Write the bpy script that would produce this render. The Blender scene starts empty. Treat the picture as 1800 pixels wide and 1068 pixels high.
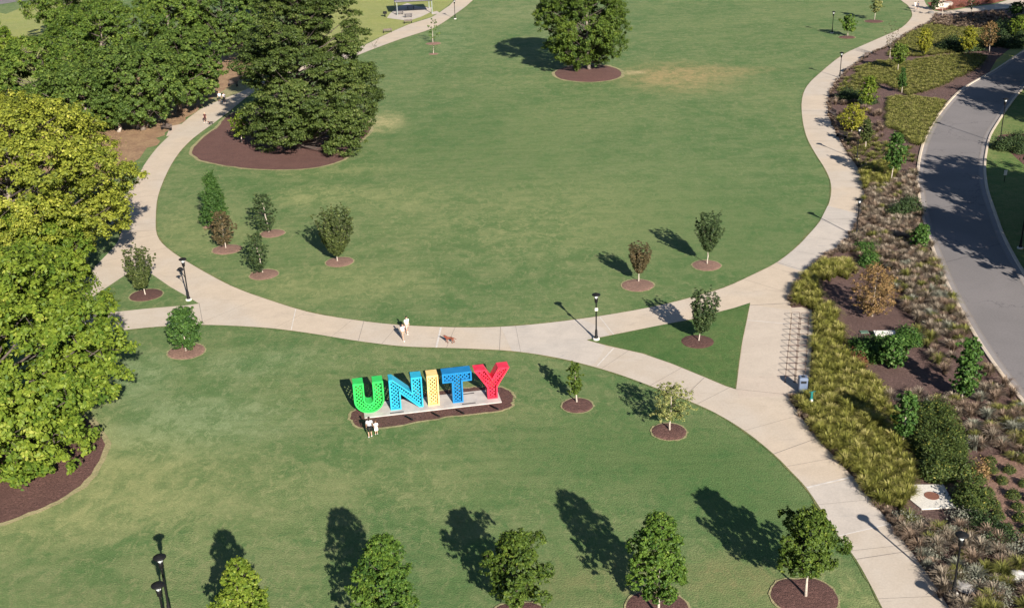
import bpy, bmesh, math, random
import numpy as np
from mathutils import Vector, Matrix
from mathutils.geometry import tessellate_polygon

# ------------------------------------------------------------------ camera, world, sun, exposure
sc = bpy.context.scene
COL = sc.collection
FPX, CH = 2019.0, 42.0                      # focal length in photo pixels (1800 wide), camera height in metres
_n = np.array([150.0, -(5200 - 534), -FPX]); _n /= np.linalg.norm(_n)
_up = -_n
_f = np.array([0, 0, -1.0]); _Y = _f - _up * _f.dot(_up); _Y /= np.linalg.norm(_Y)
_X = np.cross(_Y, _up)
RW = np.array([_X, _Y, _up])                # world = RW @ cam
cam_d = bpy.data.cameras.new("camera")
cam = bpy.data.objects.new("camera", cam_d); COL.objects.link(cam)
cam_d.sensor_fit = 'HORIZONTAL'; cam_d.sensor_width = 36.0; cam_d.lens = FPX / 1800 * 36.0
cam_d.clip_start = 0.5; cam_d.clip_end = 6000
M4 = Matrix([[*RW[0], 0], [*RW[1], 0], [*RW[2], CH], [0, 0, 0, 1]])
cam.matrix_world = M4
sc.camera = cam

SUN_AZ, SUN_EL = math.radians(-70.5), math.radians(26.0)
w = bpy.data.worlds.new("World"); sc.world = w; w.use_nodes = True
wn = w.node_tree.nodes; wl = w.node_tree.links
sky = wn.new("ShaderNodeTexSky"); sky.sky_type = 'NISHITA'; sky.sun_disc = False
sky.air_density = .75; sky.dust_density = .2; sky.ozone_density = 1.6; sky.sun_elevation = SUN_EL; sky.sun_rotation = math.radians(160.5)
wl.new(sky.outputs[0], wn["Background"].inputs[0]); wn["Background"].inputs[1].default_value = 0.05
sl = bpy.data.lights.new("sun", 'SUN'); sl.energy = 5.0; sl.angle = math.radians(0.53); sl.color = (1.0, 0.93, 0.83)
sun = bpy.data.objects.new("sun", sl); COL.objects.link(sun)
sd = Vector((math.cos(SUN_AZ) * math.cos(SUN_EL), math.sin(SUN_AZ) * math.cos(SUN_EL), math.sin(SUN_EL)))
sun.rotation_euler = sd.to_track_quat('Z', 'Y').to_euler(); sun.location = (60, -120, 80)
sc.view_settings.view_transform = 'Standard'; sc.view_settings.look = 'None'
sc.view_settings.exposure = 1.07; sc.view_settings.gamma = 1.0
SH = np.array([-.684, 1.933])               # shadow offset on the ground per metre of height

# ------------------------------------------------------------------ helpers
rng = np.random.default_rng(7); random.seed(7)

def G(px, py, z=0.0):
    """ground (height z) point seen at a pixel of the 1800x1068 photograph"""
    d = RW @ np.array([px - 900.0, 534.0 - py, -FPX]); t = (z - CH) / d[2]
    return np.array([d[0] * t, d[1] * t])
def P(x, y, z):
    c = RW.T @ (np.array([x, y, z - CH])); return 900 - FPX * c[0] / c[2], 534 + FPX * c[1] / c[2]
def depth(x, y, z=0.0):
    return -(RW.T @ (np.array([x, y, z - CH])))[2]

def tag(o, label=None, cat=None, group=None, kind=None):
    for k, v in (('label', label), ('category', cat), ('group', group), ('kind', kind)):
        if v: o[k] = v
    return o
def empty(name, loc, label, cat, group=None, rz=0.0):
    o = bpy.data.objects.new(name, None); COL.objects.link(o)
    o.empty_display_size = 0.3
    o.location = (loc[0], loc[1], loc[2] if len(loc) > 2 else 0.0); o.rotation_euler = (0, 0, rz)
    return tag(o, label, cat, group)
def link_mesh(name, me, m, parent=None, loc=None):
    o = bpy.data.objects.new(name, me); COL.objects.link(o)
    if m is not None and len(me.materials) == 0: me.materials.append(m)
    if parent is not None: o.parent = parent
    if loc is not None: o.location = loc
    return o
def np_mesh(name, V, F, k=4, tint=None, smooth=False):
    me = bpy.data.meshes.new(name); V = np.ascontiguousarray(V, dtype=np.float32); F = np.ascontiguousarray(F, dtype=np.int32)
    n = len(F)
    me.vertices.add(len(V)); me.vertices.foreach_set('co', V.ravel())
    me.loops.add(n * k); me.loops.foreach_set('vertex_index', F.ravel())
    me.polygons.add(n); me.polygons.foreach_set('loop_start', np.arange(0, n * k, k, dtype=np.int32))
    try: me.polygons.foreach_set('loop_total', np.full(n, k, dtype=np.int32))
    except Exception: pass
    if smooth: me.polygons.foreach_set('use_smooth', np.ones(n, dtype=bool))
    me.update(calc_edges=True)
    if tint is not None:
        a = me.attributes.new('tint', 'FLOAT', 'FACE'); a.data.foreach_set('value', np.ascontiguousarray(tint, dtype=np.float32))
    me.validate()
    return me

class MB:
    """collects shapes into ONE mesh"""
    def __init__(s): s.v = []; s.f = []; s.sm = []
    def add(s, V, F, smooth=False):
        b = len(s.v); s.v += [tuple(p) for p in V]; s.f += [tuple(b + i for i in f) for f in F]; s.sm += [smooth] * len(F); return s
    def box(s, c, size, rz=0.0, taper=1.0, bev=0.0):
        x, y, z = size[0] / 2, size[1] / 2, size[2] / 2
        if bev > 0:
            b = bev; P2 = [(x - b, y), (x, y - b), (x, -y + b), (x - b, -y), (-x + b, -y), (-x, -y + b), (-x, y - b), (-x + b, y)]
            rings = [(-z, 1, 0), (z - b, taper, 0), (z, taper, b)]
            V = []; F = []
            for (zz, sc_, ins) in rings:
                for (a, d) in P2:
                    V.append(((a - math.copysign(ins, a)) * sc_, (d - math.copysign(ins, d)) * sc_, zz))
            n = 8
            for r in range(2):
                for i in range(n): F.append((r * n + (i + 1) % n, r * n + i, (r + 1) * n + i, (r + 1) * n + (i + 1) % n)[::-1])
            F.append(tuple(range(n))); F.append(tuple(range(2 * n, 3 * n))[::-1])
        else:
            V = [(-x, -y, -z), (x, -y, -z), (x, y, -z), (-x, y, -z), (-x * taper, -y * taper, z), (x * taper, -y * taper, z), (x * taper, y * taper, z), (-x * taper, y * taper, z)]
            F = [(3, 2, 1, 0), (4, 5, 6, 7), (0, 1, 5, 4), (1, 2, 6, 5), (2, 3, 7, 6), (3, 0, 4, 7)]
        cr, sr = math.cos(rz), math.sin(rz)
        return s.add([(c[0] + a * cr - b_ * sr, c[1] + a * sr + b_ * cr, c[2] + d) for a, b_, d in V], F)
    def lathe(s, prof, c=(0, 0, 0), n=14, smooth=True):
        V = []; F = []
        for r, z in prof:
            for i in range(n):
                a = 2 * math.pi * i / n; V.append((c[0] + r * math.cos(a), c[1] + r * math.sin(a), c[2] + z))
        for k in range(len(prof) - 1):
            for i in range(n): F.append((k * n + i, k * n + (i + 1) % n, (k + 1) * n + (i + 1) % n, (k + 1) * n + i))
        F.append(tuple(range(n))[::-1]); F.append(tuple(range((len(prof) - 1) * n, len(prof) * n)))
        return s.add(V, F, smooth)
    def tube(s, pts, rad, n=7, cap=True):
        pts = [Vector(p) for p in pts]
        if not hasattr(rad, '__len__'): rad = [rad] * len(pts)
        V = []; F = []; ref = None
        for i, p in enumerate(pts):
            t = (pts[min(i + 1, len(pts) - 1)] - pts[max(i - 1, 0)])
            if t.length < 1e-6: t = Vector((0, 0, 1))
            t.normalize()
            if ref is None: ref = Vector((1, 0, 0)) if abs(t.x) < .8 else Vector((0, 1, 0))
            a = (ref - t * ref.dot(t)).normalized(); b = t.cross(a); ref = a
            for k in range(n):
                th = 2 * math.pi * k / n; V.append(p + (a * math.cos(th) + b * math.sin(th)) * rad[i])
        for i in range(len(pts) - 1):
            for k in range(n): F.append((i * n + k, i * n + (k + 1) % n, (i + 1) * n + (k + 1) % n, (i + 1) * n + k))
        if cap: F.append(tuple(range(n))[::-1]); F.append(tuple(range((len(pts) - 1) * n, len(pts) * n)))
        return s.add(V, F, True)
    def ball(s, c, r, nu=10, nv=7):
        r = r if hasattr(r, '__len__') else (r, r, r); prof = []
        V = []; F = []
        for j in range(1, nv):
            ph = math.pi * j / nv - math.pi / 2
            for i in range(nu):
                a = 2 * math.pi * i / nu; V.append((c[0] + r[0] * math.cos(ph) * math.cos(a), c[1] + r[1] * math.cos(ph) * math.sin(a), c[2] + r[2] * math.sin(ph)))
        V.append((c[0], c[1], c[2] - r[2])); V.append((c[0], c[1], c[2] + r[2])); b, t = len(V) - 2, len(V) - 1
        for j in range(nv - 2):
            for i in range(nu): F.append((j * nu + i, j * nu + (i + 1) % nu, (j + 1) * nu + (i + 1) % nu, (j + 1) * nu + i))
        for i in range(nu): F.append((b, (i + 1) % nu, i)); F.append((t, (nv - 2) * nu + i, (nv - 2) * nu + (i + 1) % nu))
        return s.add(V, F, True)
    def build(s, name, m, parent=None, loc=None):
        me = bpy.data.meshes.new(name); me.from_pydata([tuple(v) for v in s.v], [], s.f)
        me.polygons.foreach_set('use_smooth', s.sm); me.update()
        return link_mesh(name, me, m, parent, loc)

# ------------------------------------------------------------------ materials
def nodes_of(name):
    m = bpy.data.materials.new(name); m.use_nodes = True; nt = m.node_tree; b = nt.nodes["Principled BSDF"]
    b.inputs["Specular IOR Level"].default_value = 0.25
    return m, nt, b
def rgb(c): return (c[0], c[1], c[2], 1.0)
def noise(nt, vec, scale, detail=4, rough=.55, lo=.3, hi=.7, dist=0.0):
    n = nt.nodes.new("ShaderNodeTexNoise"); n.inputs["Scale"].default_value = scale; n.inputs["Detail"].default_value = detail
    n.inputs["Roughness"].default_value = rough; n.inputs["Distortion"].default_value = dist
    nt.links.new(vec, n.inputs["Vector"])
    r = nt.nodes.new("ShaderNodeMapRange"); r.inputs[1].default_value = lo; r.inputs[2].default_value = hi; r.interpolation_type = 'SMOOTHSTEP'
    nt.links.new(n.outputs[0], r.inputs[0]); return r.outputs[0]
def mix(nt, fac, a, b, mode='MIX'):
    x = nt.nodes.new("ShaderNodeMix"); x.data_type = 'RGBA'; x.blend_type = mode
    for sock, v in ((x.inputs[0], fac), (x.inputs[6], a), (x.inputs[7], b)):
        if hasattr(v, 'is_linked'): nt.links.new(v, sock)
        elif isinstance(v, (int, float)): sock.default_value = v
        else: sock.default_value = rgb(v)
    return x.outputs[2]
def mathn(nt, op, a, b=None, clamp=False):
    x = nt.nodes.new("ShaderNodeMath"); x.operation = op; x.use_clamp = clamp
    for i, v in enumerate((a, b)):
        if v is None: continue
        if hasattr(v, 'is_linked'): nt.links.new(v, x.inputs[i])
        else: x.inputs[i].default_value = v
    return x.outputs[0]
def pos(nt): return nt.nodes.new("ShaderNodeNewGeometry").outputs["Position"]
def mapped(nt, vec, loc=(0, 0, 0), rz=0.0, scale=(1, 1, 1), typ='POINT'):
    m = nt.nodes.new("ShaderNodeMapping"); m.vector_type = typ
    m.inputs["Location"].default_value = loc; m.inputs["Rotation"].default_value = (0, 0, rz); m.inputs["Scale"].default_value = scale
    nt.links.new(vec, m.inputs["Vector"]); return m.outputs[0]
def bump(nt, b, h, strength=.3, dist=.05):
    n = nt.nodes.new("ShaderNodeBump"); n.inputs["Strength"].default_value = strength; n.inputs["Distance"].default_value = dist
    nt.links.new(h, n.inputs["Height"]); nt.links.new(n.outputs[0], b.inputs["Normal"])
def patch(nt, p, centre_px, rx, ry, rz=0.0, soft=.5, z=0.0):
    """smooth elliptical mask (metres) round a ground point"""
    c = G(*centre_px)
    v = mapped(nt, p, loc=(c[0], c[1], 0), rz=rz, scale=(rx, ry, 1e5), typ='TEXTURE')
    l = nt.nodes.new("ShaderNodeVectorMath"); l.operation = 'LENGTH'; nt.links.new(v, l.inputs[0])
    r = nt.nodes.new("ShaderNodeMapRange"); r.interpolation_type = 'SMOOTHSTEP'
    r.inputs[1].default_value = 1.0; r.inputs[2].default_value = 1.0 - soft; nt.links.new(l.outputs["Value"], r.inputs[0])
    return r.outputs[0]

def simple(name, c, rough=.6, c2=None, scale=6.0, metal=0.0, spec=.25, bumpv=0.0):
    m, nt, b = nodes_of(name); b.inputs["Roughness"].default_value = rough; b.inputs["Metallic"].default_value = metal
    b.inputs["Specular IOR Level"].default_value = spec
    tc = nt.nodes.new("ShaderNodeTexCoord").outputs["Object"]
    c2 = c2 or tuple(x * .8 for x in c)
    f = noise(nt, tc, scale, 4)
    nt.links.new(mix(nt, f, c, c2), b.inputs["Base Color"])
    if bumpv: bump(nt, b, f, bumpv, .02)
    return m
def leafmat(name, c1, c2, c3=None, transl=.28, rough=.55, spec=.2):
    m, nt, b = nodes_of(name); b.inputs["Roughness"].default_value = rough; b.inputs["Specular IOR Level"].default_value = spec
    a = nt.nodes.new("ShaderNodeAttribute"); a.attribute_name = 'tint'
    r = nt.nodes.new("ShaderNodeValToRGB"); nt.links.new(a.outputs["Fac"], r.inputs[0])
    e = r.color_ramp.elements; e[0].color = rgb(c1); e[0].position = 0.05; e[1].color = rgb(c2); e[1].position = .75 if c3 else .95
    if c3: x = e.new(.97); x.color = rgb(c3)
    nt.links.new(r.outputs[0], b.inputs["Base Color"])
    t = nt.nodes.new("ShaderNodeBsdfTranslucent"); nt.links.new(r.outputs[0], t.inputs[0])
    ms = nt.nodes.new("ShaderNodeMixShader"); ms.inputs[0].default_value = transl
    nt.links.new(b.outputs[0], ms.inputs[1]); nt.links.new(t.outputs[0], ms.inputs[2])
    nt.links.new(ms.outputs[0], nt.nodes["Material Output"].inputs[0]); return m

def lawn_material(name, base, alt, dry, patches=(), drylevel=.35):
    m, nt, b = nodes_of(name); b.inputs["Roughness"].default_value = .85; b.inputs["Specular IOR Level"].default_value = .12
    p = pos(nt)
    big = noise(nt, p, .05, 5, .6, .40, .62, .8)
    mid = noise(nt, p, .30, 7, .75, .40, .62, .4)
    fine = noise(nt, p, 2.6, 5, .7, .35, .68)
    wisp = noise(nt, mapped(nt, p, rz=.35, scale=(1.0, .6, 1)), 1.3, 8, .82, .50, .61, .7)
    wisp2 = noise(nt, mapped(nt, p, loc=(31, 7, 0), rz=-.3, scale=(.7, 1.0, 1)), 1.0, 8, .8, .50, .62, .6)
    spk = noise(nt, p, 3.0, 6, .85, .60, .72, .4)
    arc = noise(nt, mapped(nt, p, rz=.14, scale=(.06, 1.0, 1)), 1.1, 4, .6, .45, .62, .3)
    c = mix(nt, big, base, alt)
    c = mix(nt, mathn(nt, 'MULTIPLY', mid, .55), c, tuple(.6 * x + .4 * d for x, d in zip(alt, dry)))
    c = mix(nt, mathn(nt, 'MULTIPLY', arc, .26), c, tuple(x * .75 for x in base))
    c = mix(nt, mathn(nt, 'MULTIPLY', wisp2, .5), c, tuple(x * y for x, y in zip(base, (.62, .86, .80))))
    c = mix(nt, mathn(nt, 'MULTIPLY', wisp, .44), c, tuple(.35 * x + .65 * d for x, d in zip(alt, dry)))
    c = mix(nt, mathn(nt, 'MULTIPLY', spk, drylevel), c, dry)
    for (cp, rx, ry, rz, soft, amt, col) in patches:
        k = patch(nt, p, cp, rx, ry, rz, soft)
        f = mathn(nt, 'MULTIPLY', k, mathn(nt, 'ADD', mathn(nt, 'ADD', mathn(nt, 'MULTIPLY', mid, .6), mathn(nt, 'MULTIPLY', wisp, .6)), .25), True)
        c = mix(nt, mathn(nt, 'MULTIPLY', f, amt, True), c, col)
    fine2 = noise(nt, p, 9.0, 3, .7, .3, .7)
    c = mix(nt, .55, c, mix(nt, fine, (.52, .52, .52), (.62, .62, .62)), 'OVERLAY')
    c = mix(nt, .5, c, mix(nt, fine2, (.34, .34, .34), (.64, .64, .64)), 'OVERLAY')
    nt.links.new(c, b.inputs["Base Color"]); bump(nt, b, fine2, .5, .05)
    return m
DRY = (.30, .25, .11)
YEL = (.27, .28, .12)
DGR = (.050, .112, .030)
PALE = (.22, .28, .14)
MT = {}
MT['lawn'] = lawn_material('lawn_grass', (.082, .143, .048), (.122, .172, .064), (.29, .27, .14), [
    ((1190, 135), 14, 17, 0, .9, .8, (.34, .25, .12)), ((1110, 128), 3.2, 2.6, 0, .6, .7, (.45, .36, .2)), ((1240, 128), 17, 7, .1, .8, .5, (.34, .25, .12)),
    ((670, 215), 4.5, 9, 0, .8, .8, (.42, .36, .18)), ((600, 300), 12, 5, .1, .8, .3, YEL),
    ((560, 345), 9, 6, 0, .9, .75, YEL), ((700, 345), 9, 8, 0, .9, .45, YEL), ((590, 500), 16, 7, 0, .9, .45, YEL), ((350, 400), 8, 14, .3, .9, .4, YEL),
    ((1000, 380), 30, 22, 0, .9, .4, YEL), ((780, 60), 10, 40, 0, .9, .3, PALE), ((900, 20), 14, 20, 0, .9, .5, (.24, .25, .12)),
    ((120, 790), 4, 12, 0, .9, .9, (.30, .29, .12)), ((230, 800), 9, 7, 0, .9, .75, YEL), ((150, 900), 12, 5, .3, .9, .7, YEL), ((240, 660), 5, 7, 0, .9, .7, PALE), ((330, 740), 12, 8, 0, .9, .7, PALE),
    ((300, 880), 14, 10, 0, .9, .4, YEL), ((1040, 1020), 8, 4, 0, .9, .5, (.2, .18, .08)), ((1290, 1020), 5, 4, 0, .9, .6, (.2, .18, .08)), ((300, 1050), 14, 5, .1, .9, .3, (.2, .19, .09)),
    ((700, 840), 12, 6, 0, .9, .25, YEL), ((1100, 800), 16, 9, 0, .9, .5, DGR), ((1330, 880), 8, 12, .5, .9, .6, DGR), ((1250, 400), 20, 24, 0, .9, .35, DGR), ((850, 250), 22, 40, 0, .9, .25, DGR),
    ((450, 640), 10, 5, 0, .9, .4, PALE), ((1490, 1040), 3, 6, .5, .9, .5, YEL), ((900, 1000), 12, 6, 0, .9, .25, DGR), ((1200, 280), 30, 40, 0, .9, .3, (.10, .16, .06))])
MT['island'] = lawn_material('island_grass', (.062, .120, .034), (.080, .138, .042), (.16, .17, .07), [((1090, 600), 4, 3, 0, .9, .4, DGR)])
MT['bright_lawn'] = lawn_material('bright_lawn_grass', (.26, .275, .085), (.23, .25, .085), (.36, .33, .15))
MT['verge'] = lawn_material('verge_grass', (.085, .145, .04), (.12, .165, .055), DRY)
MT['fringe'] = lawn_material('dry_grass_edge', (.22, .215, .105), (.30, .26, .14), (.42, .35, .21), drylevel=.7)
MT['trim'] = lawn_material('trimmed_grass_edge', (.085, .12, .04), (.15, .15, .06), (.30, .25, .13), drylevel=.7)

def concrete(name, a, b2, dark):
    m, nt, b = nodes_of(name); b.inputs["Roughness"].default_value = .85
    p = pos(nt)
    big = noise(nt, p, .07, 3, .5, .42, .58, .3); mid = noise(nt, p, .5, 5, .65, .35, .7, .5); st = noise(nt, mapped(nt, p, rz=.3, scale=(.4, 1.4, 1)), .9, 5, .7, .55, .78, 1.2); fine = noise(nt, p, 7, 4, .7, .3, .7)
    c = mix(nt, big, a, b2); c = mix(nt, mathn(nt, 'MULTIPLY', mid, .5), c, tuple(x * .82 for x in a)); c = mix(nt, mathn(nt, 'MULTIPLY', st, .6), c, dark)
    c = mix(nt, .35, c, mix(nt, fine, (.42, .42, .42), (.58, .58, .58)), 'OVERLAY')
    nt.links.new(c, b.inputs["Base Color"]); bump(nt, b, fine, .15, .01); return m
MT['path'] = concrete('path_concrete', (.515, .425, .330), (.485, .420, .350), (.34, .285, .24))
MT['path_pale'] = concrete('path_concrete_pale', (.47, .42, .37), (.50, .44, .38), (.32, .30, .285))
MT['path_warm'] = concrete('path_concrete_warm', (.50, .425, .35), (.49, .40, .325), (.36, .28, .23))
MT['joint'] = simple('joint_sealant', (.62, .58, .53), .8, (.5, .46, .42), 2)
MT['joint_dark'] = simple('joint_gap', (.25, .22, .2), .9)
MT['kerb'] = concrete('kerb_concrete', (.58, .48, .37), (.52, .44, .36), (.34, .28, .24))
MT['gutter'] = concrete('gutter_concrete', (.27, .245, .235), (.24, .22, .215), (.2, .18, .17))

def asphalt():
    m, nt, b = nodes_of('asphalt'); b.inputs["Roughness"].default_value = .9; p = pos(nt)
    big = noise(nt, p, .12, 4, .6, .35, .65, .3); fine = noise(nt, p, 6, 5, .8, .3, .7)
    c = mix(nt, big, (.192, .176, .174), (.168, .155, .153)); c = mix(nt, .5, c, mix(nt, fine, (.4, .4, .4), (.6, .6, .6)), 'OVERLAY')
    v = nt.nodes.new("ShaderNodeTexVoronoi"); v.feature = 'DISTANCE_TO_EDGE'; v.inputs["Scale"].default_value = .09
    d = noise(nt, p, .5, 4, .7, 0, 1); vm = nt.nodes.new("ShaderNodeVectorMath"); vm.operation = 'ADD'
    nt.links.new(p, vm.inputs[0]); cx = nt.nodes.new("ShaderNodeCombineXYZ"); nt.links.new(mathn(nt, 'MULTIPLY', d, 5.0), cx.inputs[0]); nt.links.new(mathn(nt, 'MULTIPLY', d, 3.0), cx.inputs[1]); nt.links.new(cx.outputs[0], vm.inputs[1])
    nt.links.new(vm.outputs[0], v.inputs["Vector"])
    cr = mathn(nt, 'LESS_THAN', v.outputs["Distance"], .006); c = mix(nt, mathn(nt, 'MULTIPLY', cr, .55), c, (.075, .07, .075))
    nt.links.new(c, b.inputs["Base Color"]); bump(nt, b, fine, .2, .01); return m
MT['asphalt'] = asphalt()

def mulch(name, a, b2, spk, k=1.0):
    m, nt, b = nodes_of(name); b.inputs["Roughness"].default_value = .95; p = pos(nt)
    mid = noise(nt, p, .5, 4, .6, .35, .7, .4); f1 = noise(nt, p, 5.0 * k, 5, .8, .35, .68, .5); f2 = noise(nt, p, 11 * k, 4, .8, .58, .75)
    c = mix(nt, mid, a, b2); c = mix(nt, mathn(nt, 'MULTIPLY', f1, .55), c, tuple(x * .45 for x in a)); c = mix(nt, mathn(nt, 'MULTIPLY', f2, .6), c, spk)
    nt.links.new(c, b.inputs["Base Color"]); bump(nt, b, f1, .9, .08); return m
MT['mulch'] = mulch('dark_mulch', (.185, .096, .080), (.155, .080, .068), (.29, .185, .16))
MT['mulch_red'] = mulch('weathered_mulch', (.34, .205, .155), (.29, .175, .135), (.50, .37, .29))
MT['mulch_mid'] = mulch('brown_mulch', (.155, .080, .066), (.14, .073, .06), (.30, .19, .15))
MT['mulch_bed'] = mulch('bed_mulch', (.155, .095, .082), (.185, .115, .10), (.30, .21, .18))
MT['mulch_rust'] = mulch('rust_mulch', (.30, .10, .065), (.24, .085, .06), (.4, .2, .15))
MT['sand'] = mulch('sandy_soil', (.40, .26, .15), (.30, .18, .11), (.5, .36, .25), .5)
MT['bark'] = simple('bark', (.30, .25, .20), .9, (.16, .13, .11), 5, bumpv=.5)
MT['bark_pale'] = simple('pale_bark', (.52, .45, .38), .9, (.35, .29, .24), 8)
MT['bark_dark'] = simple('dark_bark', (.12, .095, .08), .9, (.07, .055, .05), 5)
MT['black_metal'] = simple('black_paint', (.008, .008, .009), .55, (.012, .012, .013), 8, spec=.15)
MT['glass'] = simple('frosted_glass', (.72, .74, .74), .25, (.62, .64, .65), 8, spec=.5)
MT['white_concrete'] = simple('footing_concrete', (.66, .62, .55), .85, (.5, .47, .42), 9, bumpv=.2)
MT['slab'] = simple('slab_concrete', (.50, .46, .42), .85, (.38, .35, .33), 1.2, bumpv=.1)

# ------------------------------------------------------------------ ground sheets
def catmull(pts, closed=True, step=3):
    pts = [np.array(p, float) for p in pts]; n = len(pts); out = []
    rngi = range(n) if closed else range(n - 1)
    for i in rngi:
        p0, p1, p2, p3 = (pts[(i - 1) % n], pts[i], pts[(i + 1) % n], pts[(i + 2) % n]) if closed else (pts[max(i - 1, 0)], pts[i], pts[i + 1], pts[min(i + 2, n - 1)])
        for k in range(step):
            t = k / step
            a = .5 * ((2 * p1) + (-p0 + p2) * t + (2 * p0 - 5 * p1 + 4 * p2 - p3) * t * t + (-p0 + 3 * p1 - 3 * p2 + p3) * t ** 3)
            out.append(a)
    if not closed: out.append(pts[-1])
    return out
def sheet_world(name, pts, z, m, kind='structure', parent=None, label=None):
    V = [Vector((p[0], p[1], 0)) for p in pts]
    tris = tessellate_polygon([V])
    me = bpy.data.meshes.new(name)
    F = []
    for t in tris:
        a, b, c = (V[i] for i in t)
        F.append(tuple(t) if (b - a).cross(c - a).z > 0 else tuple(t)[::-1])
    me.from_pydata([(v.x, v.y, z) for v in V], [], F); me.update()
    o = link_mesh(name, me, m, parent)
    if parent is None: o['kind'] = kind
    if label: o['label'] = label
    return o
def sheet(name, px, z, m, smooth=3, jitter=0.0, **k):
    w_ = [G(*p) for p in px]
    if smooth: w_ = catmull(w_, True, smooth)
    if jitter: w_ = [p + rng.normal(0, jitter, 2) for p in w_]
    return sheet_world(name, w_, z, m, **k)
def ribbon(name, line, w0, w1, z, m, jitter=0.0, parent=None, kind='structure'):
    """strip between offsets w0..w1 (left of travel positive) of a world polyline"""
    line = [np.array(p) for p in line]; V = []; F = []
    for i, p in enumerate(line):
        t = line[min(i + 1, len(line) - 1)] - line[max(i - 1, 0)]; t = t / (np.linalg.norm(t) + 1e-9); n = np.array([-t[1], t[0]])
        a = p + n * w0; b = p + n * (w1 + (rng.normal(0, jitter) if jitter else 0)); V += [(a[0], a[1], z), (b[0], b[1], z)]
    for i in range(len(line) - 1):
        F.append((2 * i, 2 * i + 2, 2 * i + 3, 2 * i + 1) if w1 > w0 else (2 * i, 2 * i + 1, 2 * i + 3, 2 * i + 2))
    me = bpy.data.meshes.new(name); me.from_pydata(V, [], F); me.update()
    o = link_mesh(name, me, m, parent)
    if parent is None: o['kind'] = kind
    return o

# the ground: one sheet to the horizon
gp = 3000
me = bpy.data.meshes.new('lawn'); me.from_pydata([(-gp, -gp, 0), (gp, -gp, 0), (gp, gp, 0), (-gp, gp, 0)], [], [(0, 1, 2, 3)]); me.update()
lawn = link_mesh('lawn', me, MT['lawn']); tag(lawn, kind='structure')

inner = [(872, -45), (832, 0), (799, 26), (763, 49), (707, 68), (655, 87), (600, 108), (520, 128), (450, 160), (406, 194), (378, 215), (340, 243), (314, 270), (294, 303), (278, 344), (274, 380), (276, 413), (294, 436), (332, 462), (383, 491), (419, 508), (460, 523), (540, 548), (620, 562), (700, 571), (800, 575.5), (880, 574.5), (960, 568), (1052, 556), (1144, 540), (1211, 524), (1272, 506), (1323, 483), (1366, 461), (1406, 429), (1442, 388), (1458, 355), (1461, 326), (1452, 300), (1432, 268), (1417, 238), (1410, 204), (1410, 174), (1419, 151), (1442, 128), (1481, 97), (1519, 79), (1560, 61), (1585, 49), (1601, 33), (1603, 23), (1596, 10), (1583, 0), (1560, -25)]
outer = [(1622, -25), (1624, 0), (1635, 15), (1656, 21), (1707, 13), (1747, 8), (1773, 0), (1830, -14), (1860, 0), (1800, 12), (1760, 16), (1727, 19), (1680, 24), (1643, 26), (1637, 39), (1613, 49), (1587, 64), (1560, 82), (1527, 95), (1504, 112), (1483, 130), (1465, 151), (1456, 172), (1456, 202), (1468, 230), (1487, 266), (1501, 285), (1516, 311), (1520, 334), (1516, 360), (1509, 388), (1493, 416), (1468, 441), (1442, 457), (1419, 482), (1401, 500), (1393, 520), (1391, 541), (1427, 545), (1426, 623), (1418, 687), (1388, 694), (1406, 730), (1437, 770), (1467, 803), (1496, 835), (1521, 866), (1553, 905), (1588, 950), (1617, 990), (1643, 1028), (1668, 1068), (1712, 1140)]
low = [(1588, 1140), (1551, 1068), (1530, 1027), (1505, 983), (1474, 940), (1448, 902), (1418, 858), (1392, 830), (1360, 798), (1309, 757), (1258, 726), (1207, 703), (1143, 678), (1079, 655), (1015, 637), (964, 626), (900, 617), (830, 613), (769, 611), (700, 608), (620, 598), (540, 585), (460, 575.5), (358, 571), (281, 574), (204, 582), (120, 595), (20, 615)]
leftedge = [(20, 560), (100, 535), (140, 505), (166, 470), (199, 436), (210, 418), (213, 398), (180, 399), (120, 406), (60, 415), (60, 372), (140, 366), (205, 358), (238, 319), (253, 291), (276, 260), (302, 235), (332, 207), (368, 184), (419, 164), (480, 135), (560, 100), (635, 82), (668, 66), (719, 43), (758, 31), (783, 15), (798, 2), (832, -45)]
def open_smooth(l, step=3): return catmull([G(*p) for p in l], False, step)
I_, O_, L_, E_ = open_smooth(inner), open_smooth(outer, 2), open_smooth(low), open_smooth(leftedge, 2)
path_pts = I_ + O_ + L_ + E_
sheet_world('bed_soil', [G(*p) for p in [(1640, 20), (1760, 12), (1840, -5), (1900, -15), (1960, 10), (1850, 62), (1770, 118), (1700, 160), (1640, 230), (1625, 300), (1630, 380), (1690, 530), (1780, 660), (1880, 780), (2000, 930), (2000, 1180), (1700, 1180), (1640, 1050), (1500, 860), (1400, 740), (1370, 690), (1370, 520), (1400, 480), (1480, 420), (1500, 340), (1480, 280), (1440, 200), (1440, 150), (1500, 100), (1600, 50)]], .012, MT['mulch_bed'])
concrete_path = sheet_world('path', path_pts, .028, MT['path'])
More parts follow.
